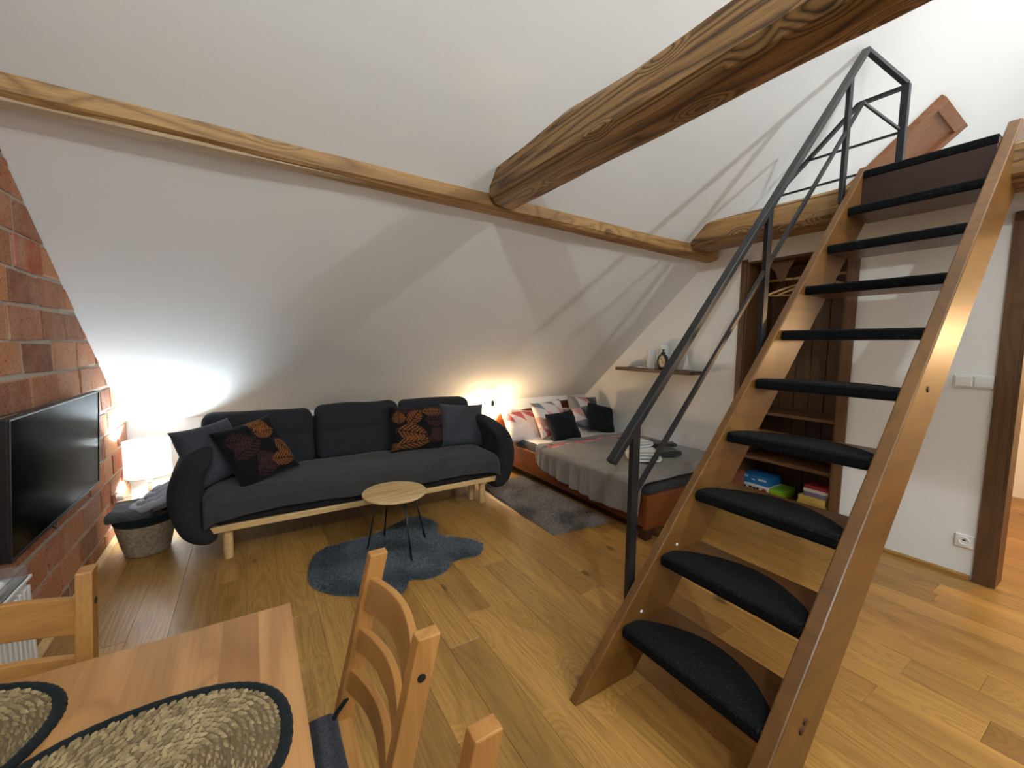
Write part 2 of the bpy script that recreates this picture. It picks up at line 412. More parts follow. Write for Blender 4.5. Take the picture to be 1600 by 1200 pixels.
# right wall with doorway and wardrobe niche
ND0, ND1, NZ0, NZ1 = 1.335, 2.125, 0.10, 2.19
DY0, DY1, DZ = -0.46, 0.50, 2.15
WT = 0.14
ztop = 2.44
m = MB()
m.box((XR, YF, 0), (XR + WT, DY0, ztop)); m.box((XR, DY0, DZ), (XR + WT, DY1, ztop)); m.box((XR, DY1, 0), (XR + WT, ND0, ztop))
m.box((XR, ND0, 0), (XR + WT, ND1, NZ0)); m.box((XR, ND0, NZ1), (XR + WT, ND1, ztop))
yk = roof_y(XR, KZ); m.prism([(XR, ND1, 0), (XR, yk, 0), (XR, yk, KZ), (XR, roof_y(XR, ztop), ztop), (XR, ND1, ztop)], (WT, 0, 0))
struct('wall_right', m, M['plaster'])
m = MB().prism([(XE, YF, 0), (XE, 4.6, 0), (XE, roof_y(XE, KZ), KZ), (XE, YRIDGE, roof_z(XE, YRIDGE)), (XE, YF, front_z(XE, YF))], (0.1, 0, 0))
struct('wall_end', m, M['plaster'])
# loft slab
m = MB().box((3.64, YF, 2.40), (XE, roof_y(XE, 2.52) + .1, 2.50))
struct('loft_floor', m, M['plaster'])
# hallway wall
m = MB().box((6.3, -1.6, 0), (6.4, 1.2, 2.4)); m.box((XR + WT, 1.1, 0), (6.4, 1.2, 2.4)); m.box((XR + WT, -1.7, 0), (6.4, -1.6, 2.4))
struct('wall_hallway', m, M['plaster'])

# bricks
random.seed(5)
hh, LEN = 0.1655, 0.335
k = -8
zc = 1.279
for k in range(-8, 8):
    z0 = zc + k * hh; z1 = z0 + hh
    if z1 < 0.03: continue
    off = (0.5 if k % 2 else 0.0) * LEN + rnd(-0.06, 0.06)
    y = 1.75 + off
    while y < 4.7:
        L = LEN * (1 + rnd(-0.13, 0.10)) if random.random() > 0.2 else LEN * rnd(0.55, 0.75)
        a, b = y + 0.007 + rnd(0, .004), y + L - 0.007 - rnd(0, .004); y += L
        lo, hi = max(0.0, z0 + 0.009 + rnd(-.004, .004)), z1 - 0.010 + rnd(-.004, .004)
        d = 0.006 + rnd(-0.003, 0.004)
        if roof_z(XL, a) < lo + .02: continue
        bm = bmesh.new()
        j = lambda: rnd(-0.006, 0.006)
        c8 = [bm.verts.new((xx, yy + (j() if xx > -.95 else 0), zz + (j() if xx > -.95 else 0))) for xx in (XL - 0.03, XL + d) for yy, zz in ((a, lo), (b, lo), (b, hi), (a, hi))]
        for q in ((0, 3, 2, 1), (4, 5, 6, 7), (0, 1, 5, 4), (1, 2, 6, 5), (2, 3, 7, 6), (3, 0, 4, 7)): bm.faces.new([c8[i] for i in q])
        for p0, nn in ((Vector((XL, 0, roof_z(XL, 0) - .004)), Vector((0, -B_, 1))), (Vector((XL, roof_y(XL, KZ) - .004, 0)), Vector((0, 1, 0)))):
            g = bmesh.ops.bisect_plane(bm, geom=bm.verts[:] + bm.edges[:] + bm.faces[:], plane_co=p0, plane_no=nn.normalized(), clear_outer=True)
            ed = [e for e in g['geom_cut'] if isinstance(e, bmesh.types.BMEdge)]
            if ed:
                try: bmesh.ops.contextual_create(bm, geom=ed)
                except Exception: pass
        if len(bm.faces) < 4: bm.free(); continue
        mb = MB(); bm.verts.index_update(); mb.add([v.co.copy() for v in bm.verts], [tuple(v.index for v in f.verts) for f in bm.faces]); bm.free()
        ey = [v.y for v in mb.v]
        if max(ey) - min(ey) < 0.02: continue
        obj('brick', mb, M['brick'], wall_left, bevel=0.005, segs=2)

# baseboards
m = MB().prism([(XL + .012, 1.3, 0), (XL + .03, 1.3, 0), (XL + .03, 1.3, .012), (XL + .022, 1.3, .03), (XL + .012, 1.3, .045)], (0, 3.2, 0))
struct('baseboard_left', m, M['ash'])
m = MB().prism([(XR, DY1 + .09, 0), (XR - .014, DY1 + .09, 0), (XR - .014, DY1 + .09, .02), (XR, DY1 + .09, .03)], (0, ND0 - DY1 - .09 - .04, 0))
struct('baseboard_right', m, M['floor'])
m = MB().prism([(XR, ND1 + .06, 0), (XR - .014, ND1 + .06, 0), (XR - .014, ND1 + .06, .02), (XR, ND1 + .06, .03)], (0, 1.9, 0))
struct('baseboard_right', m, M['floor'])
ta = Vector((0.3, kl - .10, 0))

# door frame
t = MB()
t.box((XR - .022, DY1, 0), (XR, DY1 + .078, DZ + .08)); t.box((XR - .022, DY0 - .078, 0), (XR, DY0, DZ + .08)); t.box((XR - .022, DY0, DZ), (XR, DY1, DZ + .08))
dr = struct('door_1', t, M['walnut'], bevel=.003)
m = MB().box((XR - .015, DY1 - .018, 0), (XR + WT + .02, DY1 + .001, DZ)).box((XR - .015, DY0 - .001, 0), (XR + WT + .02, DY0 + .018, DZ)).box((XR - .015, DY0, DZ - .018), (XR + WT + .02, DY1, DZ + .001))
obj('door_lining', m, M['walnut'], dr, bevel=.002)

# ------------------------------------------------------------------ old beams
def beam(axis, a, b, cross, amp=0.012, n=90, seed=0.0, mid=None):
    """cross: list of (u, z) at start; hewn beam swept along an axis, uneven arrises; mid(t) may add an offset and scale"""
    mb = MB(); L = len(cross); o = 0
    for i in range(n + 1):
        t = i / n; s_ = a + (b - a) * t
        du, dz, sc = mid(t, s_) if mid else (0, 0, 1)
        cu = sum(c[0] for c in cross) / L; cz = sum(c[1] for c in cross) / L
        for k, (u, z) in enumerate(cross):
            q = Vector((s_ * 1.7, k * 3.1 + seed, 0))
            e = noise.noise(q) * amp + noise.noise(q * 5) * amp * 0.35
            e2 = noise.noise(q + Vector((0, 0, 9))) * amp
            uu = cu + (u - cu) * sc + e + du; zz = cz + (z - cz) * sc + e2 + (dz if z > cz else dz * 0.15)
            mb.v.append(Vector((uu, s_, zz)) if axis == 'y' else Vector((s_, uu, zz)))
    for i in range(n):
        for k in range(L): mb.f.append((i * L + k, i * L + (k + 1) % L, (i + 1) * L + (k + 1) % L, (i + 1) * L + k))
    mb.f.append(tuple(range(L))[::-1]); mb.f.append(tuple(range(n * L, n * L + L)))
    return mb
def hump(t, s_):
    return (0.0, 0.028 * math.exp(-((s_ - 1.75) / 0.22) ** 2) - 0.008 * math.exp(-((s_ - 1.3) / 0.2) ** 2), 1)
cr = [(1.352, 2.405), (1.385, 2.365), (1.47, 2.345), (1.545, 2.352), (1.575, 2.39), (1.575, 2.55), (1.545, 2.575), (1.38, 2.575), (1.352, 2.545)]
o = obj('tie_beam', beam('y', 2.46, -2.4, cr, 0.010, 110, 2.0, hump), M['beam'], bevel=.0)
tag(o, 'thick hewn tie beam with dark knots running overhead from the purlin', 'beam')
# purlin along the slope: from x=-0.9 to 3.76
def purl(t, s_):
    y = 2.585 + (2.40 - 2.585) * ((s_ - XL) / (3.85 - XL)); z = roof_z(s_, y)
    return (y, z, 1)
cr = [(0.0, 0.0), (-0.002, -0.030), (0.0, -0.072), (0.018, -0.088), (0.085, -0.096), (0.14, -0.09), (0.14, 0.0)]
mb = MB(); n_ = 120; L_ = len(cr)
for i in range(n_ + 1):
    s_ = XL + 0.004 + (3.765 - XL) * i / n_; y0, z0, _ = purl(0, s_)
    for k, (u, z) in enumerate(cr):
        q = Vector((s_ * 1.6, k * 2.3, 4)); e = noise.noise(q) * 0.008 + noise.noise(q * 4) * 0.004
        e2 = noise.noise(q + Vector((0, 0, 7))) * (0.004 if k in (0, 6) else 0.010)
        mb.v.append(Vector((s_, y0 + u + e - 0.01, z0 + z + e2)))
for i in range(n_):
    for k in range(L_): mb.f.append((i * L_ + k, (i + 1) * L_ + k, (i + 1) * L_ + (k + 1) % L_, i * L_ + (k + 1) % L_))
mb.f.append(tuple(range(L_))); mb.f.append(tuple(range(n_ * L_, n_ * L_ + L_))[::-1])
pur = tag(obj('purlin', mb, M['beam_x']), 'long wooden purlin crossing the white roof slope', 'beam')
# pale stripped sapwood strip on the left lower arris
mb = MB(); n_ = 50
for i in range(n_ + 1):
    s_ = XL + .02 + 1.75 * i / n_; y0, z0, _ = purl(0, s_); wv = 0.5 + 0.5 * noise.noise(Vector((s_ * 3, 0, 1))); tp = min(1, (n_ - i) / 25)
    for (u, z) in ((0.010, -0.070 - .006 * wv), (0.016, -0.10), (0.06, -0.112 - .006 * wv), (0.06, -0.09)):
        mb.v.append(Vector((s_, y0 + .012 + u * (0.6 + .4 * tp) - .015 * tp, z0 + (z + .085) * tp - .085)))
for i in range(n_):
    for k in range(4): mb.f.append((i * 4 + k, (i + 1) * 4 + k, (i + 1) * 4 + (k + 1) % 4, i * 4 + (k + 1) % 4))
mb.f.append((0, 1, 2, 3)); mb.f.append((n_ * 4 + 3, n_ * 4 + 2, n_ * 4 + 1, n_ * 4))
s_o = obj('sapwood_strip', mb, M['sapwood'], pur); s_o['label'] = 'pale stripped edge of the purlin'
cr = [(3.362, 2.345), (3.40, 2.305), (3.60, 2.300), (3.64, 2.33), (3.64, 2.49), (3.61, 2.505), (3.38, 2.505), (3.362, 2.49)]
o = obj('loft_beam', beam('y', 2.43, -2.4, cr, 0.008, 90, 8.0), M['beam'])
tag(o, 'rough wooden beam carrying the loft edge behind the stairs', 'beam')
# short rafter stub in the top left corner
mb = beam('y', 2.52, 1.9, [(-.90, 2.50), (-.845, 2.50), (-.845, 2.60), (-.90, 2.60)], 0.006, 14, 3.0)
o = obj('tie_beam', mb, M['beam']); tag(o, 'stub of a wooden beam at the brick wall end of the purlin', 'beam')

# ------------------------------------------------------------------ staircase
ST = thing('staircase', 'steep open wooden staircase with black felt mats on its treads', 'staircase', (2.0, .88, 0))
SL = 1.108
def stringer(y0, y1, xb, wd, ztop_, name='stringer'):
    xt = xb + ztop_ / SL
    poly = [(xb, y0, 0), (xb + wd, y0, 0), (xb + wd + (ztop_ - .42) / SL, y0, ztop_ - .42), (xt + .10, y0, ztop_ - .30), (xt + .10, y0, ztop_)  , (xt + .0, y0, ztop_)]
    n = 40; mb = MB(); pl = []
    for i in range(n + 1):
        z = ztop_ * i / n; pl.append((xb + z / SL + noise.noise(Vector((z * 4, y0 * 9, 0))) * .004, z))
    back = [(xt + .13, ztop_), (xt + .13, ztop_ - .25), (xb + wd, 0)]
    pts = [(px, y0, pz) for px, pz in pl] + [(px, y0, pz) for px, pz in back]
    mb.prism(pts[::-1], (0, y1 - y0, 0))
    return obj(name, mb, M['stair'], ST, bevel=.006, segs=2)
s1 = stringer(1.17, 1.212, 1.044, .335, 2.60)
s2 = stringer(.548, .60, 1.085, .35, 2.655)
for k in (s1, s2):
    # grain runs up the slope: rotate nothing, the veneer material takes x; plugs below
    pass
for zz in (0.30, 0.55, 1.03, 1.55, 2.06, 2.45):
    xx = 1.044 + zz / SL + .10
    mb = MB().lathe([(.007, 0), (.007, .003), (.003, .005)], (xx, 1.1705, zz - .02), 10, Matrix.Rotation(PI / 2, 3, 'X'))
    so = obj('screw', mb, M['white_plastic'], s1)
for xx, zz in ((2.374, 1.279), (1.453, .216), (1.475, .238)):
    mb = MB().lathe([(.013, 0), (.012, .004), (.006, .004)], (xx, .5475, zz), 14, Matrix.Rotation(PI / 2, 3, 'X'))
    obj('plug', mb, M['riser'], s2)
for i in range(10):
    z = .251 + .2565 * i; xf = 1.305 + .2322 * i - (.05 if i == 9 else 0)
    mb = MB().box((xf + .006, .598, z - .048), (xf + .30, 1.172, z - .010))
    tr = obj('tread', mb, M['tread'], ST, bevel=.004)
    # felt mat: straight nosing at the front, curved edge at the back
    y0, y1 = .604, 1.166; n = 48; mb = MB(); top = []
    for k in range(n + 1):
        u = k / n; yy = y0 + (y1 - y0) * u; dp = .075 + .155 * math.sin(PI * u) ** .75
        if i > 5: dp = .22
        top.append((yy, dp))
    prof = lambda dp: [(.004, -.046), (-.006, -.044), (-.009, -.03), (-.008, -.006), (.0, .002), (.012, .004), (dp * .6, .004), (dp - .002, .0035), (dp, .001), (dp, -.0105), (.02, -.0105), (.006, -.016)]
    for yy, dp in top:
        for (u, v) in prof(dp): mb.v.append(Vector((xf + u + (noise.noise(Vector((yy * 12, i, u * 20))) * .0015), yy, z + v + noise.noise(Vector((yy * 20, i * 3, u * 30))) * .0012)))
    PL = 12
    for a in range(n):
        for b in range(PL): mb.f.append((a * PL + b, a * PL + (b + 1) % PL, (a + 1) * PL + (b + 1) % PL, (a + 1) * PL + b))
    mb.f.append(tuple(range(PL))[::-1]); mb.f.append(tuple(range(n * PL, n * PL + PL)))
    mt = obj('stair_mat', mb, M['carpet'], tr)
mb = MB().box((3.338, .60, 2.300), (3.360, 1.17, 2.512)); obj('riser', mb, M['riser'], ST, bevel=.003)
mb = MB().box((3.290, .60, 2.300), (3.337, 1.17, 2.315)); obj('riser', mb, M['riser'], ST, bevel=.003)

# ------------------------------------------------------------------ railing
RL = thing('stair_railing', 'black steel handrail with posts running up the open staircase', 'railing', (1.41, 1.24, .33))
yr = 1.238
H0 = Vector((1.27, yr, .955)); H1 = Vector((3.43, yr, 3.346)); G0 = Vector((3.66, 1.09, 3.14))
mb = MB().bar(H0, H1, .042, .030, (-.7, 0, .7)); obj('handrail', mb, M['black_metal'], RL, bevel=.003)
mb = MB().bar(H1, G0, .036, .022); obj('handrail', mb, M['black_metal'], RL, bevel=.002)
for xb, zb, zt in ((1.41, .30, 1.11), (2.39, 1.34, 2.19), (3.235, 2.36, 3.13)):
    mb = MB().box((xb - .022, yr - .012, zb), (xb + .022, yr + .012, zt - .01)); obj('post', mb, M['black_metal'], RL, bevel=.002)
q0 = Vector((1.42, yr, .795)); q1 = Vector((3.439, yr, 3.03))
mb = MB().bar(q0, q1, .018, .018); obj('middle_rail', mb, M['black_metal'], RL)
mb = MB().bar(q1, (3.655, 1.10, 2.86), .016, .012); obj('middle_rail', mb, M['black_metal'], RL)
gx = 3.66; sc = gx / 4.108
def gp(y, z): return (gx, y * sc, 1.45 + (z - 1.45) * sc)
mb = MB().box((gx - .02, 1.225 * sc - .02, 2.5), (gx + .02, 1.225 * sc + .02, 3.14)); obj('post', mb, M['black_metal'], RL, bevel=.002)
mb = MB().bar(gp(1.225, 3.33), gp(1.50, 3.335), .034, .02); mb.bar(gp(1.50, 3.34), gp(2.14, 2.76), .034, .02)
obj('guard_rail', mb, M['black_metal'], RL)
mb = MB().bar(gp(1.225, 3.02), gp(1.84, 3.03), .014, .014); obj('guard_bar', mb, M['black_metal'], RL)
mb = MB().bar(gp(1.225, 2.80), gp(2.10, 2.80), .014, .014); obj('guard_bar', mb, M['black_metal'], RL)

# ------------------------------------------------------------------ panel on the loft slope
def on_roof(x, y, off): # point at distance off in front of the slope
    nrm = Vector((A_, B_, -1)).normalized(); return Vector((x, y, roof_z(x, y))) + nrm * off
P = thing('framed_hatch_panel', 'reddish brown framed wooden panel lying on the loft roof slope', 'panel', tuple(on_roof(4.85, 1.9, .0)))
def roofquad(x0, x1, y0, y1, a, b):
    lo = [on_roof(x0, y0, a), on_roof(x1, y0, a), on_roof(x1, y1, a), on_roof(x0, y1, a)]; hi = [on_roof(x0, y0, b), on_roof(x1, y0, b), on_roof(x1, y1, b), on_roof(x0, y1, b)]
    return MB().add(lo + hi, [(0, 1, 2, 3), (7, 6, 5, 4), (0, 4, 5, 1), (1, 5, 6, 2), (2, 6, 7, 3), (3, 7, 4, 0)])
x0, x1, y0, y1 = 4.56, 5.17, 1.145, 2.45
obj('board', roofquad(x0 + .05, x1 - .05, y0 + .05, y1 - .05, .002, .022), M['hatch'], P)
for q in ((x0, x0 + .07, y0, y1), (x1 - .07, x1, y0, y1), (x0 + .07, x1 - .07, y0, y0 + .06), (x0 + .07, x1 - .07, y1 - .06, y1)):
    obj('frame', roofquad(*q, .002, .05), M['hatch'], P, bevel=.004)

# ------------------------------------------------------------------ wardrobe niche
W = thing('wardrobe_niche', 'open brown wooden wardrobe set into the wall behind the stairs', 'wardrobe', (3.9, 1.73, .1))
D = 0.42
for a, b in ((ND0, ND0 + .035), (ND1 - .035, ND1)):
    obj('side_panel', MB().box((XR - .004, a, NZ0), (XR + D, b, NZ1)), M['walnut'], W, bevel=.002)
for a, b in ((ND0 - .045, ND0 + .02), (ND1 - .02, ND1 + .03)):
    obj('trim_strip', MB().box((XR - .02, a, NZ0 - .04), (XR - .002, b, NZ1 + .02)), M['walnut'], W, bevel=.002)
obj('top_panel', MB().box((XR - .004, ND0 + .035, NZ1 - .02), (XR + D, ND1 - .035, NZ1)), M['walnut'], W)
yb = ND0 + .035
while yb < ND1 - .04:
    y2 = min(yb + .118, ND1 - .035)
    obj('back_board', MB().box((XR + D - .02, yb + .002, NZ0 + .03), (XR + D, y2 - .002, NZ1 - .02)), M['walnut'], W, bevel=.003, segs=1); yb = y2
for z in (.13, .47, .66, .885):
    obj('shelf', MB().box((XR - .002, ND0 + .035, z - .026), (XR + D - .02, ND1 - .035, z)), M['walnut'], W, bevel=.002)
obj('clothes_rail', MB().tube([(XR + .2, ND0 + .035, 2.03), (XR + .2, ND1 - .035, 2.03)], .012, 12), M['ash'], W, smooth=True)
def hanger(loc, rz, label):
    t = thing('clothes_hanger', label, 'hanger', loc, 'wooden hangers in the niche')
    x, y, z = loc
    b = [(x, y + .22 * math.sin(a), z - .06 + .13 * (math.cos(a) - .35)) for a in [(-1.25 + 2.5 * i / 18) for i in range(19)]]
    p1 = [(x, y + .215 * u, z - .115 + .085 * (1 - abs(u)) ** .8) for u in [(-1 + i / 10) for i in range(21)]]
    mb = MB().tube(p1, .010, 8); obj('shoulder_bar', mb, M['ash'], t, smooth=True)
    mb = MB().tube([(x, y - .19, z - .112), (x, y + .19, z - .112)], .005, 8); obj('trouser_bar', mb, M['ash'], t, smooth=True)
    hk = [(x, y, z - .03)] + [(x + 0 * a, y + .022 * math.sin(a), z + .022 - .022 * math.cos(a) + .0) for a in [(.2 + i * .45) for i in range(11)]]
    mb = MB().tube(hk, .002, 6); obj('hook', mb, M['black_metal'], t)
    t.rotation_euler = (0, 0, rz)
    return t
hanger((XR + .20, 1.80, 2.001), .55, 'wooden clothes hanger hanging nearest the left side of the wardrobe')
hanger((XR + .20, 1.70, 2.001), .40, 'wooden clothes hanger hanging behind the first one')
hanger((XR + .20, 1.52, 2.001), -.5, 'wooden clothes hanger at the right side of the wardrobe rail')
mb = MB().lathe([(.0, 0), (.05, .01), (.06, .04), (.03, .10), (.026, .15), (.0, .15)], (XR + .16, 1.86, 2.03), 18, caps=False)
mb = MB(); pts = [(XR + .06, 1.99, 2.168), (XR + .06, 1.75, 2.168), (XR + .06, 1.80, 2.09), (XR + .06, 1.82, 2.02), (XR + .06, 1.85, 1.985), (XR + .06, 1.88, 2.02), (XR + .06, 1.91, 2.09)]
mb.prism(pts, (.015, 0, 0))
obj('hanging_bracket', mb, M['walnut'], W, bevel=.003)

# games on the lower shelf
def game(name, lo, hi, mat, label, cat='box', rz=0):
    mb = MB().box(lo, hi); o = obj(name, mb, mat, bevel=.002); tag(o, label, cat, 'board games and magazines in the niche'); o.rotation_euler = (0, 0, rz); return o
gb = XR + .04
M['gwhite'] = plain('white_card', (0.72, 0.70, 0.66, 1), .5); M['ggreen'] = plain('lime_card', (0.25, .50, .02, 1), .5)
M['gblue'] = plain('blue_card', (0.02, .17, .42, 1), .45); M['gyellow'] = plain('yellow_card', (0.72, .52, .14, 1), .5)
M['gred'] = plain('red_card', (0.35, .03, .04, 1), .5); M['gviolet'] = plain('violet_card', (0.25, .22, .38, 1), .5)
g = thing('board_game', 'white and lime green board game box under a blue one on the lowest shelf', 'box', (gb + .12, 1.90, .131), 'board games and magazines in the niche')
obj('box', MB().box((gb, 1.825, .131), (gb + .24, 2.07, .205)), M['gwhite'], g, bevel=.002)
o = obj('box_end', MB().box((gb, 1.72, .131), (gb + .24, 1.825, .205)), M['ggreen'], g, bevel=.002); o['label'] = 'lime green end of the box'
for (yy, w_, z_, h_) in ((2.035, .022, .168, .034), (1.985, .03, .178, .016), (1.95, .026, .176, .018), (1.975, .05, .158, .010), (1.922, .024, .178, .018), (1.925, .03, .156, .009)):
    obj('printed_mark', MB().box((gb - .0012, yy - w_ / 2, z_ - h_ / 2), (gb - .0002, yy + w_ / 2, z_ + h_ / 2)), M['black'], g)
obj('printed_mark', MB().lathe([(.022, 0), (.022, .0012)], (gb - .0002, 1.865, .168), 14, Matrix.Rotation(-PI / 2, 3, 'Y')), M['gred'], g)
g = thing('board_game', 'blue board game box lying on the white and green one', 'box', (gb + .13, 1.95, .206), 'board games and magazines in the niche')
obj('box', MB().box((gb + .02, 1.84, .206), (gb + .24, 2.07, .285)), M['gblue'], g, bevel=.002)
obj('printed_mark', MB().box((gb + .0188, 1.86, .245), (gb + .0198, 1.93, .262)), M['gwhite'], g)
obj('printed_mark', MB().box((gb + .0188, 1.96, .24), (gb + .0198, 1.985, .25)), M['gwhite'], g)
obj('printed_mark', MB().box((gb + .0188, 2.02, .255), (gb + .0198, 2.055, .275)), M['green'], g)
game('board_game', (gb, 1.39, .131), (gb + .2, 1.60, .185), M['gyellow'], 'bottom yellow box of the right stack on the lowest shelf')
game('board_game', (gb - .01, 1.395, .186), (gb + .2, 1.59, .236), M['gyellow'], 'upper yellow box of the right stack, under the magazines')
game('magazine', (gb + .01, 1.385, .237), (gb + .2, 1.56, .268), M['gviolet'], 'violet and grey booklet lying on the yellow boxes', 'magazine')
game('magazine', (gb + .01, 1.385, .269), (gb + .2, 1.565, .297), M['gwhite'], 'white booklet lying between the violet and the red one', 'magazine')
game('magazine', (gb + .01, 1.385, .298), (gb + .2, 1.56, .325), M['gred'], 'red booklet on top of the right stack', 'magazine')

# ------------------------------------------------------------------ switch and sockets
S_ = thing('light_switch', 'white double light switch on the wall left of the doorway', 'switch', (XR, .668, 1.20))
obj('frame', MB().box((XR - .012, .582, 1.205), (XR, .755, 1.285)), M['white_plastic'], S_, bevel=.004)
for a in (.592, .673): obj('rocker', MB().box((XR - .019, a, 1.215), (XR - .011, a + .072, 1.275)), M['white_plastic'], S_, bevel=.003)
S_ = thing('wall_socket', 'white power socket low on the wall left of the doorway', 'socket', (XR, .63, .20))
obj('frame', MB().box((XR - .012, .588, .20), (XR, .672, .282)), M['white_plastic'], S_, bevel=.004)
obj('socket_insert', MB().lathe([(.026, 0), (.026, .006), (.021, .006), (.019, .002), (.0, .002)], (XR - .011, .63, .241), 24, Matrix.Rotation(-PI / 2, 3, 'Y'), caps=False), M['white_plastic'], S_, smooth=False)
obj('pin_hole', MB().box((XR - .0145, .622, .243), (XR - .0125, .638, .250)), M['black'], S_)
S_ = thing('wall_socket', 'pinkish socket on the brick wall above the basket', 'socket', (XL + .02, 4.04, .26))
obj('frame', MB().box((XL + .012, 4.0, .258), (XL + .03, 4.075, .335)), M['pink_plastic'], S_, bevel=.004)
obj('plug', MB().lathe([(.018, 0), (.016, .03), (.006, .036)], (XL + .03, 4.035, .297), 16, Matrix.Rotation(PI / 2, 3, 'Y')), M['white_plastic'], S_, smooth=True)
cd = [(XL + .068, 4.035, .297), (XL + .10, 4.04, .30), (XL + .14, 4.06, .29), (XL + .17, 4.08, .26), (XL + .19, 4.10, .20), (XL + .20, 4.14, .10), (XL + .20, 4.20, .03)]
o = obj('power_cord', MB().tube(cd, .0035, 8), M['white_plastic'], smooth=True); tag(o, 'white cord running from the brick wall socket to the table lamp', 'cord')

# ------------------------------------------------------------------ TV
TV = thing('television', 'large black flat television hung on the brick wall', 'television', (-.83, 2.95, .56))
Rt = Matrix.Rotation(.06, 3, 'Y')
def tvp(mb_lo, mb_hi): return MB().box(mb_lo, mb_hi, Rt, (-.842, 2.948, .568))
obj('casing', tvp((-.030, -.572, .0), (.0, .572, .575)), M['black'], TV, bevel=.005)
obj('screen', tvp((-.001, -.562, .016), (.0025, .562, .566)), M['screen'], TV)
for q in ((-.572, .572, 0, .014), (-.572, .572, .567, .575), ):
    obj('bezel', tvp((.0, q[0], q[2]), (.006, q[1], q[3])), M['black'], TV, bevel=.001)
for yy in (-.572, .564): obj('bezel', tvp((.0, yy, .014), (.006, yy + .008, .567)), M['black'], TV)
obj('wall_bracket', MB().box((XL + .012, 2.75, .70), (-.855, 3.15, .95)), M['black_metal'], TV)
o = obj('power_cord', MB().tube([(-.865, 2.86, .60), (-.865, 2.87, .54), (-.86, 2.90, .515), (-.87, 2.94, .53)], .004, 8), M['black'], smooth=True)
tag(o, 'short black cable hanging under the television', 'cord')

# ------------------------------------------------------------------ radiator with plastic tray
RD = thing('radiator', 'white ribbed radiator below the television', 'radiator', (-.83, 1.8, .08))
obj('panel', MB().box((-.875, 1.2, .10), (-.80, 2.37, .50)), M['white_plastic'], RD, bevel=.006)
mb = MB(); y = 1.22
while y < 2.36: mb.box((-.801, y, .12), (-.785, y + .022, .48)); y += .036
obj('convector_ribs', mb, M['white_plastic'], RD, bevel=.005)
obj('top_grille', MB().box((-.88, 1.19, .50), (-.785, 2.38, .512)), M['white_plastic'], RD, bevel=.003)
for yy in (1.3, 2.22): obj('foot', MB().box((-.87, yy, 0), (-.84, yy + .03, .12)), M['white_plastic'], RD)
TR = thing('plastic_tray', 'clear plastic tray standing on the radiator', 'tray', (-.83, 2.24, .513))
mb = MB(); mb.box((-.875, 2.10, .513), (-.79, 2.36, .517)); mb.box((-.875, 2.10, .517), (-.872, 2.36, .562)); mb.box((-.793, 2.10, .517), (-.79, 2.36, .562)); mb.box((-.872, 2.10, .517), (-.793, 2.103, .562)); mb.box((-.872, 2.357, .517), (-.793, 2.36, .562))
obj('tray', mb, M['clear'], TR)
o = obj('white_packet', MB().soft((-.86, 2.12, .518), (-.80, 2.24, .57), .025, 8), M['white_plastic'], smooth=True); tag(o, 'small white packet in the clear plastic tray', 'packet')

# ------------------------------------------------------------------ table lamp
TL = thing('table_lamp', 'lit table lamp with white drum shade beside the brick wall', 'lamp', (-.725, 4.25, 0))
lx, ly = -.725, 4.25
for r, a, b in ((.085, 0, .035), (.06, .035, .06), (.08, .06, .095), (.045, .095, .115), (.072, .115, .15), (.035, .15, .168), (.056, .168, .198), (.028, .198, .214), (.042, .214, .238)):
    obj('base_disc', MB().lathe([(r - .006, a), (r, a + .006), (r, b - .006), (r - .006, b)], (lx, ly, 0), 28), M['ash'], TL, smooth=False)
obj('stem', MB().lathe([(.011, .238), (.011, .335)], (lx, ly, 0), 16), M['ash'], TL, smooth=True)
obj('bulb_holder', MB().lathe([(.012, .33), (.020, .345), (.020, .385), (.024, .40), (.024, .46), (.014, .515)], (lx, ly, 0), 18), M['white_plastic'], TL, smooth=True)
mb = MB(); mb.lathe([(.148, .395), (.145, .67), (.1435, .67), (.1465, .395)], (lx, ly, 0), 48, caps=False)
sh = obj('lamp_shade', mb, M['shade'], TL, smooth=True)
for zz, rr in ((.67, .1448), (.395, .1478)):
    mb = MB().tube([(lx + rr * math.cos(a), ly + rr * math.sin(a), zz) for a in [2 * PI * i / 48 for i in range(48)]], .0022, 6, True)
    obj('shade_rim', mb, M['white_plastic'], sh)
obj('light_bulb', MB().lathe([(.012, .512), (.026, .53), (.030, .553), (.024, .578), (.008, .590)], (lx, ly, 0), 18), M['cool_bulb'], TL, smooth=True)

# ------------------------------------------------------------------ basket with blankets
BK = thing('storage_basket', 'round woven basket with black rim between brick wall and sofa', 'basket', (-.665, 3.70, 0))
bx, by = -.665, 3.70
pr = []
for i in range(60):
    z = .002 + .225 * i / 59; r = .118 + .048 * (z / .23) ** .8 + .0028 * abs(math.sin(z * 260)); pr.append((r, z))
mb = MB(); mb.lathe(pr + [(.150, .225), (.11, .02)], (bx, by, 0), 56); obj('woven_body', mb, M['basket'], BK, smooth=True)
pr = [(.167, .222), (.172, .232), (.172, .262), (.168, .275), (.158, .275), (.155, .222)]
obj('rim_band', MB().lathe(pr, (bx, by, 0), 48, caps=False), M['blackcush'], BK, smooth=True)
def lump(lo, hi, r, seed, amp=.012, fr=14):
    def fn(P, p): return P + Vector((noise.noise(P * fr + Vector((seed, 0, 0))), noise.noise(P * fr + Vector((0, seed, 0))), noise.noise(P * fr + Vector((0, 0, seed))))) * amp
    return MB().soft(lo, hi, r, 18, fn)
o = obj('blanket', lump((bx - .185, by - .155, .262), (bx + .06, by + .15, .335), .036, 3, .016, 11), M['dark_blanket'], smooth=True)
tag(o, 'dark grey blanket hanging over the left side of the basket', 'blanket')
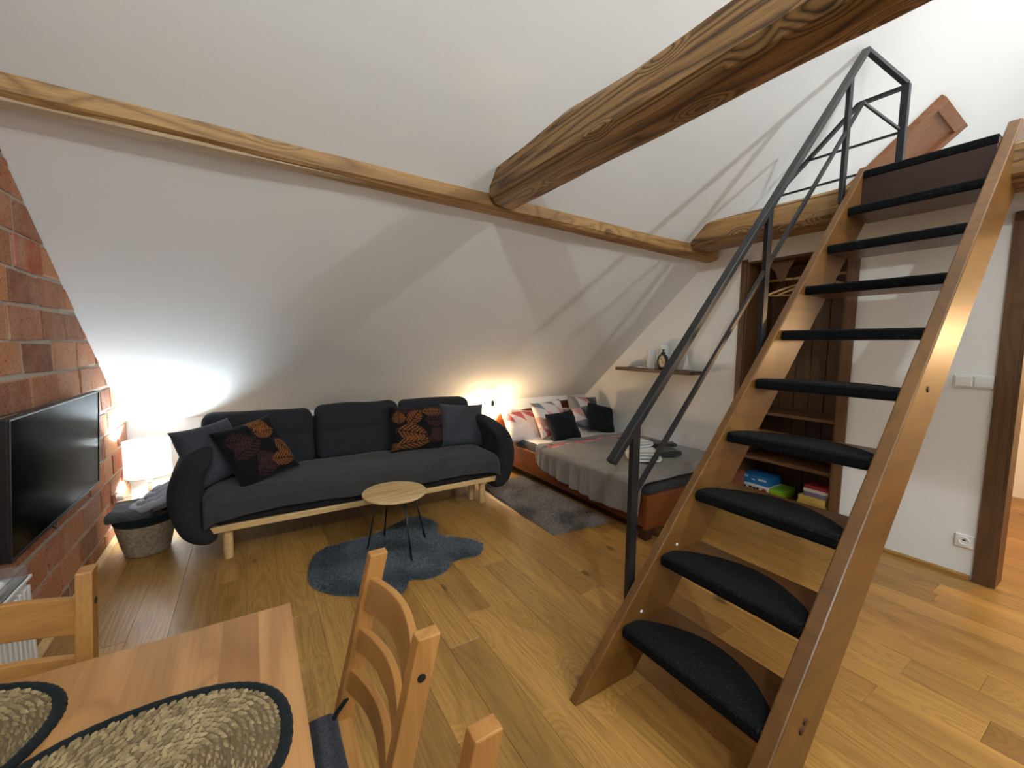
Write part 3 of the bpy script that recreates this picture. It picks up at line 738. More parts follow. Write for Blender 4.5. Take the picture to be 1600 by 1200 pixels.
def ribbon(path, th, vec, nseg=8, amp=.003, seed=0):
    """thick cloth following a folded path, pulled along vec"""
    pts = [Vector(p) for p in path]; v = Vector(vec); n = len(pts); A = []; Bv = []
    for i, p in enumerate(pts):
        d = (pts[min(i + 1, n - 1)] - pts[max(i - 1, 0)]).normalized(); nr = d.cross(v).normalized() * (th / 2); A.append(p + nr); Bv.append(p - nr)
    ring = A + Bv[::-1]; L = len(ring); mb = MB()
    for k in range(nseg + 1):
        for q in ring:
            P = q + v * (k / nseg); mb.v.append(P + Vector((noise.noise(P * 22 + Vector((seed, 0, 0))), noise.noise(P * 22 + Vector((0, seed, 5))), noise.noise(P * 22 + Vector((0, 3, seed))))) * amp)
    for k in range(nseg):
        for i in range(L): mb.f.append((k * L + i, k * L + (i + 1) % L, (k + 1) * L + (i + 1) % L, (k + 1) * L + i))
    for b in (0, nseg):
        for i in range(n - 1): mb.f.append((b * L + i, b * L + i + 1, b * L + L - 2 - i, b * L + L - 1 - i))
    return mb
def folds(x0, x1, z0, th, layers, yy=0, r=None, along='x'):
    out = []; step = th * 1.12
    for l in range(layers):
        a, b = (x0, x1) if l % 2 == 0 else (x1, x0); z = z0 + th / 2 + l * step
        for i in range(9): out.append((a + (b - a) * i / 8, z))
        if l < layers - 1:
            s_ = 1 if b > a else -1
            for k in range(1, 5): out.append((b + s_ * step / 2 * math.sin(PI * k / 5), z + step / 2 - step / 2 * math.cos(PI * k / 5)))
    return [(u, yy, z) for u, z in out] if along == 'x' else [(yy, u, z) for u, z in out]
mb = MB()
for k, (ra, rt) in enumerate(((.145, .026), (.105, .024), (.066, .024), (.03, .022))):
    pts = []
    for i in range(29):
        a = PI * (.50 + 1.05 * i / 28); px_ = bx + .095 + ra * math.cos(a) * 1.05; py_ = by - .005 + ra * math.sin(a) * .95
        pts.append((px_, py_, .318 + .028 * k * .7 + .42 * max(0, px_ - bx + .03) + .004 * math.sin(i * 1.1 + k)))
    for i in range(1, 7): pts.append((pts[28][0] + .022 * i, pts[28][1] + .004 * i, pts[28][2] + .011 * i))
    mb.tube(pts, [rt * (1 + .08 * math.sin(j * .9 + k)) for j in range(len(pts))], 12)
mb.soft((bx - .03, by - .11, .27), (bx + .165, by + .13, .36), .04, 12, lambda P, p: P + Vector((0, 0, .30 * max(0, P.x - bx))))
o = obj('blanket', mb, M['light_blanket'], smooth=True)
tag(o, 'light grey folded blanket lying on the right side of the basket', 'blanket')

# ------------------------------------------------------------------ sofa
SF = thing('sofa', 'long dark grey sofa with pale wooden rail and round legs', 'sofa', (.78, 3.65, 0))
wr_ = lambda amp, fr, sd: (lambda P, p: P + Vector((0, noise.noise(P * fr + Vector((sd, 0, 0))) * amp, noise.noise(P * fr + Vector((0, sd, 0))) * amp)))
obj('seat_cushion', MB().soft((-.29, 3.20, .245), (1.87, 3.98, .455), .07, 22, wr_(.010, 4, 1)), M['sofa'], SF, smooth=True)
for k, (a, b) in enumerate(((-.345, .425), (.445, 1.165), (1.185, 1.90))):
    def fn(P, p, k=k):
        t = (P.z - .45) / .45; P = P + Vector((0, .13 * t, 0)); c = math.exp(-((P.z - .70) / .02) ** 2) * .014 if p[1] < 0 else 0
        return P + Vector((0, c + noise.noise(P * 5 + Vector((k, 0, 0))) * .014, noise.noise(P * 4) * .012))
    obj('back_cushion', MB().soft((a, 3.74, .44), (b, 3.93, .905 - (.012 if k == 0 else 0)), .07, 26, fn), M['sofa'], SF, smooth=True)
obj('back_panel', MB().soft((-.33, 3.96, .22), (1.88, 4.10, .80), .05, 12), M['sofa'], SF, smooth=True)
for sg, xc in ((-1, -.352), (1, 1.935)):
    def fn(P, p, sg=sg):
        u = (P.z - .46) / .34; t = max(0, (3.60 - P.y) / .40); return P + Vector((sg * (.045 - .12 * u * u), 0.03 * u, -.10 * t * t * max(0, u)))
    nm = obj('armrest', MB().soft((xc - .092, 3.20, .135), (xc + .092, 4.02, .765), .092, 22, fn), M['sofa'], SF, smooth=True)
mb = MB().box((-.30, 3.225, .205), (1.90, 3.27, .25)); obj('rail', mb, M['ash'], SF, bevel=.006)
mb = MB().box((-.28, 4.0, .205), (1.88, 4.04, .25)); obj('rail', mb, M['ash'], SF, bevel=.006)
for xx in (-.28, 1.86):
    obj('rail', MB().box((xx, 3.27, .205), (xx + .035, 4.0, .25)), M['ash'], SF, bevel=.005)
for xx, yy in ((-.183, 3.29), (1.745, 3.30), (-.183, 3.93), (1.745, 3.93), (1.70, 3.42)):
    obj('leg', MB().lathe([(.026, 0), (.029, .004), (.031, .204), (.031, .215)], (xx, yy, 0), 22), M['ash'], SF, smooth=True)
# throw on the seat
def thr(u, v):
    x = -.30 + 2.16 * u + .0
    path = [(3.74, .468), (3.50, .464), (3.27, .461), (3.215, .445), (3.188, .40), (3.178, .34), (3.172, .285)]
    t = v * (len(path) - 1); i = min(int(t), len(path) - 2); fr = t - i
    y = path[i][0] * (1 - fr) + path[i + 1][0] * fr; z = path[i][1] * (1 - fr) + path[i + 1][1] * fr
    hem = .02 * math.sin(u * 9) + .04 * math.sin(PI * u)
    if v > .5: z += hem * (v - .5) * 2; y += .006 * math.sin(u * 60 + 2 * math.sin(u * 9)) * (v - .5) * 2 - .004
    else: z += .004 + noise.noise(Vector((x * 5, y * 6, 2))) * .008
    if u > .97: z -= (u - .97) * 1.0
    if u < .03: z -= (.03 - u) * 1.0
    return (x, y, z + .004)
o = obj('throw', MB().grid(110, 42, thr), M['throw'], smooth=True, solid=.006); tag(o, 'charcoal throw spread over the sofa seat with its hem hanging in front', 'blanket')

# cushions
def pillow(w, h, t, colfn=None, n=26, seed=0.0, crease=.006, pin=.08):
    mb = MB(); cols = []
    for side in (1, -1):
        def fn(u, v):
            a = u * 2 - 1; b = v * 2 - 1
            x = a * w / 2 * (1 - pin * (1 - b * b) * abs(a) ** 3); y = b * h / 2 * (1 - pin * (1 - a * a) * abs(b) ** 3)
            e = max(0, (1 - a ** 4) * (1 - b ** 4)) ** .55
            z = side * t / 2 * e + (noise.noise(Vector((x * 9 + seed, y * 9, side))) * crease * 2 + noise.noise(Vector((x * 26 + seed, y * 26, side))) * crease * .7) * e + side * .003
            cols.append(colfn(a, b, side) if colfn else (1, 1, 1, 1)); return (x, y, z)
        o = len(mb.f); mb.grid(n, n, fn)
        if side < 0: mb.f[o:] = [f[::-1] for f in mb.f[o:]]
    N = n + 1; M2 = N * N
    edge = [(i, 0) for i in range(n)] + [(n, j) for j in range(n)] + [(n - i, n) for i in range(n)] + [(0, n - j) for j in range(n)]
    ids = [i * N + j for i, j in edge]
    for k in range(len(ids)):
        a, b = ids[k], ids[(k + 1) % len(ids)]; mb.f.append((b, a, a + M2, b + M2))
    return mb, (cols if colfn else None)
def basis(xa, ya):
    xa = Vector(xa).normalized(); ya = Vector(ya); ya = (ya - xa * ya.dot(xa)).normalized(); return Matrix((xa, ya, xa.cross(ya))).transposed()
def put_pillow(name, label, c, xa, ya, w, h, t, mat, colfn=None, cat='cushion', group=None, n=26, seed=0., crease=.006):
    mb, cols = pillow(w, h, t, colfn, n, seed, crease); B = basis(xa, ya); mb.v = [B @ v + Vector(c) for v in mb.v]
    o = obj(name, mb, mat, smooth=True, colors=cols); tag(o, label, cat, group); return o
def leaf_print(leaves, bg):
    def f(a, b, side):
        col = bg
        for (cx, cy, ang, L, Wd, c) in leaves:
            dx, dy = a - cx, b - cy; ca, sa = math.cos(ang), math.sin(ang); u = (dx * ca + dy * sa) / L; v = (-dx * sa + dy * ca) / Wd
            if 0 < u < 1:
                hw = math.sin(PI * u) ** .8
                if abs(v) < hw:
                    vein = math.sin((u * 9 - abs(v) * 2.2) * 6.28 * .9)
                    if abs(v) < .06 or vein > .35: continue
                    col = c
        return col
    return f
OR = (.17, .062, .016, 1); BR = (.040, .016, .016, 1); BG = (.006, .006, .007, 1)
lf1 = leaf_print([(-.95, .5, -.3, .9, .30, BR), (.0, .95, -.7, .8, .26, OR), (-.1, .9, .1, .7, .22, OR), (-.9, -.1, .35, 1.1, .30, BR), (.0, .5, -.2, .7, .25, OR), (.55, .1, -1.2, .8, .24, OR), (-.2, -.1, -1.1, .9, .28, BR), (-.5, -.9, .5, 1.0, .28, BR), (.1, -.5, -.3, .8, .25, OR)], BG)
lf2 = leaf_print([(-.9, -.05, -.25, 1.15, .34, OR), (-.45, .1, 1.0, .85, .26, OR), (-.75, .15, 1.6, .6, .24, OR), (-.95, -.75, .15, 1.3, .30, OR), (-.9, .8, .1, .8, .2, BR), (.0, .75, -.1, 1.0, .22, OR), (.1, .35, -.1, .9, .3, BR), (.35, -.7, .9, .8, .28, BR), (.3, -.1, -.6, .8, .26, BR), (-.95, -.95, 1.3, .35, .2, OR)], BG)
put_pillow('throw_cushion', 'plain grey cushion with pointed corner leaning on the left sofa arm', (-.255, 3.53, .675), (.30, .27, .03), (-.17, .08, .37), .42, .43, .15, M['greycush'], seed=3)
put_pillow('throw_cushion', 'black cushion with copper leaf pattern at the left end of the sofa', (.005, 3.47, .672), (.318, .17, .067), (-.24, .15, .336), .42, .46, .15, M['print'], lf1, n=84, seed=5)
put_pillow('throw_cushion', 'black cushion with copper leaf pattern toward the right end of the sofa', (1.294, 3.70, .665), (.544, 0, -.029), (.019, .12, .36), .54, .42, .14, M['print'], lf2, n=84, seed=9)
put_pillow('throw_cushion', 'plain grey cushion standing against the right sofa arm', (1.715, 3.66, .66), (.48, -.03, -.035), (.012, .10, .369), .46, .42, .15, M['greycush'], seed=13)

# ------------------------------------------------------------------ bedside lamp (behind the sofa end)
BL = thing('bedside_lamp', 'thin black hooked lamp with glowing bare bulb between sofa and bed', 'lamp', (2.21, 4.12, 0))
obj('base', MB().lathe([(.075, 0), (.075, .012), (.01, .018)], (2.215, 4.12, 0), 28), M['black_metal'], BL)
pts = [(2.215, 4.12, .015), (2.215, 4.12, .5), (2.215, 4.12, .845)] + [(2.260 - .045 * math.cos(a), 4.12 - .01, .845 + .035 * math.sin(a)) for a in [PI * i / 10 for i in range(1, 10)]] + [(2.305, 4.10, .845), (2.305, 4.10, .80)]
obj('hooked_stem', MB().tube(pts, .005, 10), M['black_metal'], BL, smooth=True)
obj('bulb_holder', MB().lathe([(.010, .81), (.019, .80), (.019, .745), (.017, .742)], (2.305, 4.10, 0), 18), M['black_metal'], BL, smooth=True)
obj('light_bulb', MB().lathe([(.008, .663), (.024, .674), (.031, .695), (.026, .722), (.014, .743)], (2.305, 4.10, 0), 20), M['bulb'], BL, smooth=True)

# ------------------------------------------------------------------ bed
BD = thing('bed', 'low red-brown wooden bed against the right wall', 'bed', (3.1, 3.2, 0))
bx0, bx1, by0, by1 = 2.43, 3.735, 2.00, 4.14
obj('side_board', MB().box((bx0, by0 + .03, .095), (bx0 + .035, by1, .335)), M['bed'], BD, bevel=.006)
obj('side_board', MB().box((bx1 - .03, by0 + .03, .095), (bx1, by1 - .05, .335)), M['bed'], BD, bevel=.006)
obj('footboard', MB().box((bx0, by0, .075), (bx1, by0 + .035, .335)), M['bed'], BD, bevel=.006)
obj('plinth', MB().box((bx0 + .10, by0 + .12, 0), (bx1 - .06, by1 - .06, .10)), M['riser'], BD)
pp = []
for i in range(41):
    u = i / 40; x = bx0 - .06 + (bx1 - .0 - bx0 + .06) * u
    z = .655 + .075 * u - .02 * math.sin(2 * PI * u) + .012 * math.sin(PI * u)
    if u > .9: z -= (u - .9) ** 2 * 9
    if u < .06: z -= (.06 - u) ** 2 * 25
    pp.append((x, by1, z))
obj('headboard', MB().prism([(bx0 - .06, by1, .0)] + pp + [(bx1, by1, .0)], (0, .035, 0)), M['bed'], BD, bevel=.005)
for xx in (bx0 + .0, bx1 - .07): obj('leg', MB().box((xx, by0, 0), (xx + .07, by0 + .07, .08)), M['riser'], BD)
o = obj('mattress', MB().soft((bx0 + .045, by0 + .045, .16), (bx1 - .035, by1 - .005, .405), .045, 12), M['mattress'], smooth=True)
tag(o, 'dark mattress lying in the red-brown bed', 'mattress')
def sheetcol(a, b, side): return (.72, .66, .64, 1)
o = obj('sheet', MB().grid(30, 20, lambda u, v: (bx0 + .04 + (bx1 - bx0 - .10) * u, 3.15 + .95 * v, .411 + noise.noise(Vector((u * 9, v * 9, 0))) * .004 - (.10 * max(0, (.04 - u) / .04)))), M['sheet'], smooth=True, solid=.004)
tag(o, 'white sheet at the pillow end of the bed', 'sheet')
# patterned duvet folded back, pink, grey and white triangles
PK = (.52, .10, .13, 1); GY = (.20, .20, .205, 1); WH = (.66, .58, .54, 1); DG = (.09, .09, .095, 1); PP = (.58, .30, .27, 1)
def geo_print(seed, sc=2.2, pal=(WH, GY, PK, WH, DG, GY, PP)):
    def f(a, b, side):
        x = (a + seed * .37) * sc; y = (b + seed * .71) * sc; i = math.floor(x + .35 * y); j = math.floor(y - .2 * x); fx = x + .35 * y - i; fy = y - .2 * x - j
        t = 0 if fx + fy < 1 else 1
        return pal[(i * 7 + j * 5 + t * 3 + int(seed)) % len(pal)]
    return f
cols = []; gf = geo_print(4, 2.6)
def dv(u, v):
    cols.append(gf(u * 2 - 1, v - .5, 1)); return (bx0 - .012 + .9 * u * 1.3, 3.20 + .22 * v - .05 * u, .418 + .020 * math.sin(PI * v) + noise.noise(Vector((u * 14, v * 5, 3))) * .012 - (.12 * max(0, .05 - u) / .05))
mb = MB().grid(60, 14, dv)
o = obj('duvet', mb, M['print'], smooth=True, colors=cols, solid=.01); tag(o, 'pink, grey and white patterned duvet showing above the grey bedspread', 'duvet')
# grey bedspread with folds hanging over the near side
def bs(u, v):
    y = by0 + .03 + (3.33 - by0) * v; s_ = u * 1.55
    top = .425 + noise.noise(Vector((s_ * 4, y * 3, 1))) * .014 + noise.noise(Vector((s_ * 11, y * 9, 5))) * .004
    drop = .155 + .06 * math.sin(PI * min(1, max(0, 1 - v)) * .9) + .05 * (1 - v)
    # s_ runs from the hem up the side and over the top to the wall
    fold = math.sin(y * 34 + 2.2 * math.sin(y * 7)) * .5 + noise.noise(Vector((y * 16, 0, 3))) * .8
    if s_ < drop:
        k = 1 - s_ / drop; x = bx0 - .018 - .020 * k * (1 + fold) - .01; z = top - .02 - (drop - s_) 
    elif s_ < drop + .05:
        k = (s_ - drop) / .05; x = bx0 - .028 + .05 * k; z = top - .02 * (1 - k) ** 2
    else:
        x = bx0 + .022 + (s_ - drop - .05) * (bx1 - bx0 - .035) / (1.55 - drop - .05); z = top
    yy = y + (.10 * (1 - v) * 0) + (0.03 * noise.noise(Vector((s_ * 5, 0, 8))) if v > .95 else 0)
    if v > .93: z += .010
    yy += .06 * max(0, v - .8) * 5 * math.sin(s_ * 2.1)
    return (x, yy, z)
o = obj('bedspread', MB().grid(120, 110, bs), M['bedspread'], smooth=True, solid=-.006); tag(o, 'taupe grey fleece bedspread hanging in folds over the near bed side', 'bedspread')
# pillows
put_pillow('bed_pillow', 'white pillow with pink patches lying at the lamp side of the headboard', (2.63, 3.94, .515), (.92, -.06, -.12), (.0, .70, .66), .50, .46, .16, M['print'], geo_print(1, 1.5, (WH, WH, PK, WH, WH, PP, WH)), 'pillow', n=60, seed=21)
put_pillow('bed_pillow', 'patterned pillow at the headboard behind and between the two black cushions', (3.24, 3.93, .52), (.9, -.02, -.05), (.0, .75, .62), .50, .42, .15, M['print'], geo_print(6, 1.8, (GY, WH, GY, PP, GY, WH)), 'pillow', n=60, seed=25)
put_pillow('bed_cushion', 'pink and grey patterned cushion upright left on the bed', (2.86, 3.74, .615), (.578, .02, .03), (-.14, .18, .33), .42, .42, .14, M['print'], geo_print(3, 1.25, (GY, PK, WH, GY, WH, DG, PP)), 'cushion', n=60, seed=28)
put_pillow('bed_cushion', 'grey and pink patterned cushion upright by the right wall', (3.46, 3.85, .62), (.418, -.06, -.03), (-.16, .17, .30), .42, .42, .14, M['print'], geo_print(8, 1.3, (GY, WH, DG, GY, PP, GY)), 'cushion', n=60, seed=31)
put_pillow('bed_cushion', 'black plush cushion in front of the pink and grey patterned one', (2.865, 3.52, .56), (.43, .01, .03), (-.05, .15, .273), .37, .34, .16, M['blackcush'], None, 'cushion', seed=34, crease=.01)
put_pillow('bed_cushion', 'black plush cushion tilted beside the shelf wall', (3.52, 3.62, .575), (.38, -.04, -.10), (-.02, .14, .265), .36, .34, .16, M['blackcush'], None, 'cushion', seed=37, crease=.01)
# towels
zt = .448
def towel(name, c, rz, L, Wd, th, layers, mat, label, grp, seed):
    p = folds(-L / 2, L / 2, 0, th, layers, -Wd / 2); mb = ribbon(p, th * .95, (0, Wd, 0), 8, .004, seed); R = Matrix.Rotation(rz, 3, 'Z')
    mb.v = [R @ v + Vector(c) for v in mb.v]; o = obj(name, mb, mat, smooth=True); tag(o, label, 'towel', grp); return o
towel('folded_towel', (2.90, 2.46, zt), -.60, .24, .20, .026, 3, M['white_towel'], 'lower folded white towel on the bedspread, nearest the handrail', 'white towels on the bed', 4)
towel('folded_towel', (2.93, 2.56, zt + .088), -.15, .24, .13, .024, 2, M['white_towel'], 'upper white towel lying across the folded one', 'white towels on the bed', 8)
towel('folded_towel', (3.20, 2.48, zt), -.35, .26, .16, .020, 2, M['dark_towel'], 'dark grey folded towel nearest the foot of the bed', 'dark towels on the bed', 12)
towel('folded_towel', (3.24, 2.69, zt), -.1, .24, .13, .022, 3, M['dark_towel'], 'dark grey rolled towel farthest back beside the white towels', 'dark towels on the bed', 16)
towel('folded_towel', (3.30, 2.56, zt + .045), -.5, .22, .08, .016, 2, M['dark_towel'], 'narrow dark grey towel on top between the other dark ones', 'dark towels on the bed', 19)

# ------------------------------------------------------------------ wall shelf with things
o = obj('wall_shelf', MB().box((3.565, 2.49, 1.165), (XR, 3.46, 1.20)), M['shelfwood'], bevel=.003); tag(o, 'dark brown floating shelf on the wall above the bed', 'shelf')
zs = 1.2005
def jar(c, r, h, label, name='ceramic_cylinder'):
    o = obj(name, MB().lathe([(r - .004, 0), (r, .004), (r, h - .003), (r - .003, h), (r - .008, h), (r - .008, .012), (0.001, .012)], c, 28), M['ceramic'], smooth=False); tag(o, label, 'vase', 'white cylinders on the wall shelf'); return o
jar((3.665, 3.03, zs), .048, .205, 'shorter white cylinder vase left of the clock on the wall shelf')
jar((3.705, 2.905, zs), .046, .265, 'taller white cylinder vase behind the black clock')
o = obj('small_cloth', lump((3.60, 3.06, zs), (3.66, 3.20, zs + .014), .006, 4, .008, 40), M['sheet'], smooth=True); tag(o, 'small crumpled white cloth at the foot of the shorter white vase', 'cloth')
def cone_tree(c, h, r, mat, label):
    pr = [(r * .35, 0), (r * .3, .015)]
    for i in range(5):
        z = .015 + (h - .02) * i / 5; k = 1 - i / 5; pr += [(r * k, z), (r * k * .62, z + (h - .02) / 5)]
    pr += [(.002, h)]
    o = obj('ornament_tree', MB().lathe(pr, c, 20), mat, smooth=False); tag(o, label, 'ornament'); return o
cone_tree((3.69, 2.775, zs), .21, .045, M['green'], 'pale green tree ornament right of the clock')
cone_tree((3.69, 2.615, zs), .16, .042, M['ceramic'], 'white tree ornament at the right end of the wall shelf')
CK = thing('alarm_clock', 'black round alarm clock with knob on the wall shelf', 'clock', (3.63, 2.85, zs))
cc = (3.63, 2.855, 1.285); Rc = Matrix.Rotation(-.3, 3, 'Z') @ Matrix.Rotation(-PI / 2, 3, 'Y')
obj('case', MB().lathe([(.055, -.02), (.074, -.016), (.080, .0), (.080, .012), (.074, .020), (.064, .018), (.062, .010)], cc, 36, Rc, caps=False), M['black'], CK, smooth=True)
fc = obj('clock_face', MB().lathe([(.001, .008), (.064, .009), (.064, -.01), (.001, -.01)], cc, 36, Rc, caps=False), M['paper'], CK)
for ang, L in ((.6, .045), (-2.2, .022), (3.7, .03)):
    d = Rc @ Vector((math.cos(ang), math.sin(ang), 0)); a = Vector(cc) + Rc @ Vector((0, 0, .011)); obj('clock_hand', MB().bar(a, a + d * L, .004, .0015, Rc @ Vector((0, 0, 1))), M['black'], fc)
for k in range(12):
    d = Rc @ Vector((math.cos(k * PI / 6), math.sin(k * PI / 6), 0)); a = Vector(cc) + Rc @ Vector((0, 0, .0105)); obj('hour_mark', MB().bar(a + d * .050, a + d * .058, .003, .001, Rc @ Vector((0, 0, 1))), M['black'], fc)
obj('knob', MB().lathe([(.026, .078), (.022, .092), (.008, .098), (.006, .108), (.012, .112), (.011, .122), (.004, .124)], cc, 20), M['black'], CK, smooth=True)
for sy in (-.04, .04): obj('foot', MB().lathe([(.007, -.0845), (.009, -.062)], (cc[0], cc[1] + sy, cc[2]), 12), M['black'], CK)

# ------------------------------------------------------------------ coffee table
CT = thing('coffee_table', 'small round coffee table with pale wooden top and thin black legs', 'table', (.82, 2.85, 0))
obj('tabletop', MB().lathe([(.212, .398), (.218, .402), (.218, .412), (.214, .416)], (.815, 2.845, 0), 64), M['coffee'], CT)
for (fx, fy) in ((.845, 2.585), (.632, 2.895), (.785, 3.03), (1.035, 2.845)):
    tx, ty = .815 + (fx - .815) * .62, 2.845 + (fy - 2.845) * .62
    lg = obj('leg', MB().tube([(tx, ty, .398), (fx, fy, .012)], .006, 10), M['black_metal'], CT, smooth=True)
    obj('mounting_plate', MB().box((tx - .03, ty - .03, .394), (tx + .03, ty + .03, .3985)), M['black_metal'], lg)
o = obj
# ------------------------------------------------------------------ rugs
def spline(pts, n=6):
    out = []; L = len(pts)
    for i in range(L):
        p0, p1, p2, p3 = [Vector(pts[(i + k) % L]) for k in (-1, 0, 1, 2)]
        for j in range(n):
            t = j / n; out.append(.5 * ((2 * p1) + (p2 - p0) * t + (2 * p0 - 5 * p1 + 4 * p2 - p3) * t * t + (3 * p1 - p0 - 3 * p2 + p3) * t ** 3))
    return out
def inside(x, y, poly):
    r = False; j = len(poly) - 1
    for i in range(len(poly)):
        xi, yi = poly[i][0], poly[i][1]; xj, yj = poly[j][0], poly[j][1]
        if (yi > y) != (yj > y) and x < (xj - xi) * (y - yi) / (yj - yi) + xi: r = not r
        j = i
    return r
def pile(poly, count, h, wd, lean, seed):
    random.seed(seed); mb = MB(); xs = [p[0] for p in poly]; ys = [p[1] for p in poly]; V = []; F = []
    while count > 0:
        x = rnd(min(xs), max(xs)); y = rnd(min(ys), max(ys))
        if not inside(x, y, poly): continue
        count -= 1
        fl = noise.noise(Vector((x * 4, y * 4, seed))) * 3.5 + rnd(-.9, .9); L = lean * rnd(.6, 1.3)
        dx, dy = math.cos(fl) * L, math.sin(fl) * L; a = rnd(0, PI); wx, wy = math.cos(a) * wd, math.sin(a) * wd; hz = h * rnd(.6, 1.15); o_ = len(V)
        V += [Vector((x - wx, y - wy, .004)), Vector((x + wx, y + wy, .004)), Vector((x + dx * .6 + wx * .6, y + dy * .6 + wy * .6, .004 + hz * .75)), Vector((x + dx * .6 - wx * .6, y + dy * .6 - wy * .6, .004 + hz * .75)), Vector((x + dx * 1.4, y + dy * 1.4, .004 + hz))]
        F += [(o_, o_ + 1, o_ + 2, o_ + 3), (o_ + 3, o_ + 2, o_ + 4)]
    mb.v = V; mb.f = F; return mb
hide = [(0.238, 2.73), (0.274, 2.928), (0.352, 3.061), (0.48, 3.092), (0.606, 3.072), (0.725, 3.094), (.90, 3.20), (1.053, 3.262), (1.166, 3.195), (1.189, 3.039), (1.135, 2.864), (1.217, 2.731), (1.325, 2.631), (1.341, 2.532), (1.271, 2.447), (1.166, 2.46), (1.068, 2.451), (0.999, 2.373), (0.873, 2.347), (0.765, 2.388), (0.672, 2.276), (0.553, 2.312), (0.449, 2.396), (0.341, 2.475), (0.255, 2.601)]
hp = spline([(a, b, 0) for a, b in hide], 6)
HR = thing('hide_rug', 'blue-grey fluffy hide-shaped rug under the coffee table', 'rug', (.8, 2.7, 0))
mb = MB().prism([(p.x, p.y, .001) for p in hp][::-1], (0, 0, .006)); obj('backing', mb, M['fur'], HR)
obj('pile', pile(hp, 42000, .024, .0026, .020, 3), M['fur'], HR, kind='stuff')
rp = [(1.90, 2.415, 0), (2.415, 2.375, 0), (2.45, 3.70, 0), (1.925, 3.70, 0)]
RG = thing('rectangular_rug', 'warm grey shaggy rectangular rug beside the bed', 'rug', (2.17, 3.05, 0))
obj('backing', MB().prism([(p[0], p[1], .001) for p in rp], (0, 0, .006)), M['shag'], RG)
obj('pile', pile(rp, 42000, .021, .0026, .015, 9), M['shag'], RG, kind='stuff')

# ------------------------------------------------------------------ dining table
DT = thing('dining_table', 'orange pine dining table with glued boards in the foreground', 'table', (-.31, .63, 0))
tx0, tx1, ty0, ty1 = -.70, .062, .02, 1.235
random.seed(21)
x = tx0
while x < tx1 - .01:
    x2 = min(x + rnd(.055, .095), tx1)
    if tx1 - x2 < .03: x2 = tx1
    obj('board', MB().box((x, ty0, .716), (x2, ty1, .740)), M['table'], DT); x = x2
obj('apron', MB().box((tx0 + .05, ty1 - .07, .63), (tx1 - .05, ty1 - .05, .7155)), M['pine_y'], DT)
obj('apron', MB().box((tx0 + .05, ty0 + .05, .63), (tx1 - .05, ty0 + .07, .7155)), M['pine_y'], DT)
obj('apron', MB().box((tx0 + .05, ty0 + .07, .63), (tx0 + .07, ty1 - .07, .7155)), M['pine_y'], DT)
obj('apron', MB().box((tx1 - .07, ty0 + .07, .63), (tx1 - .05, ty1 - .07, .7155)), M['pine_y'], DT)
for xx in (tx0 + .03, tx1 - .09):
    for yy in (ty0 + .03, ty1 - .09): obj('leg', MB().box((xx, yy, 0), (xx + .06, yy + .06, .7155)), M['pine'], DT, bevel=.005)

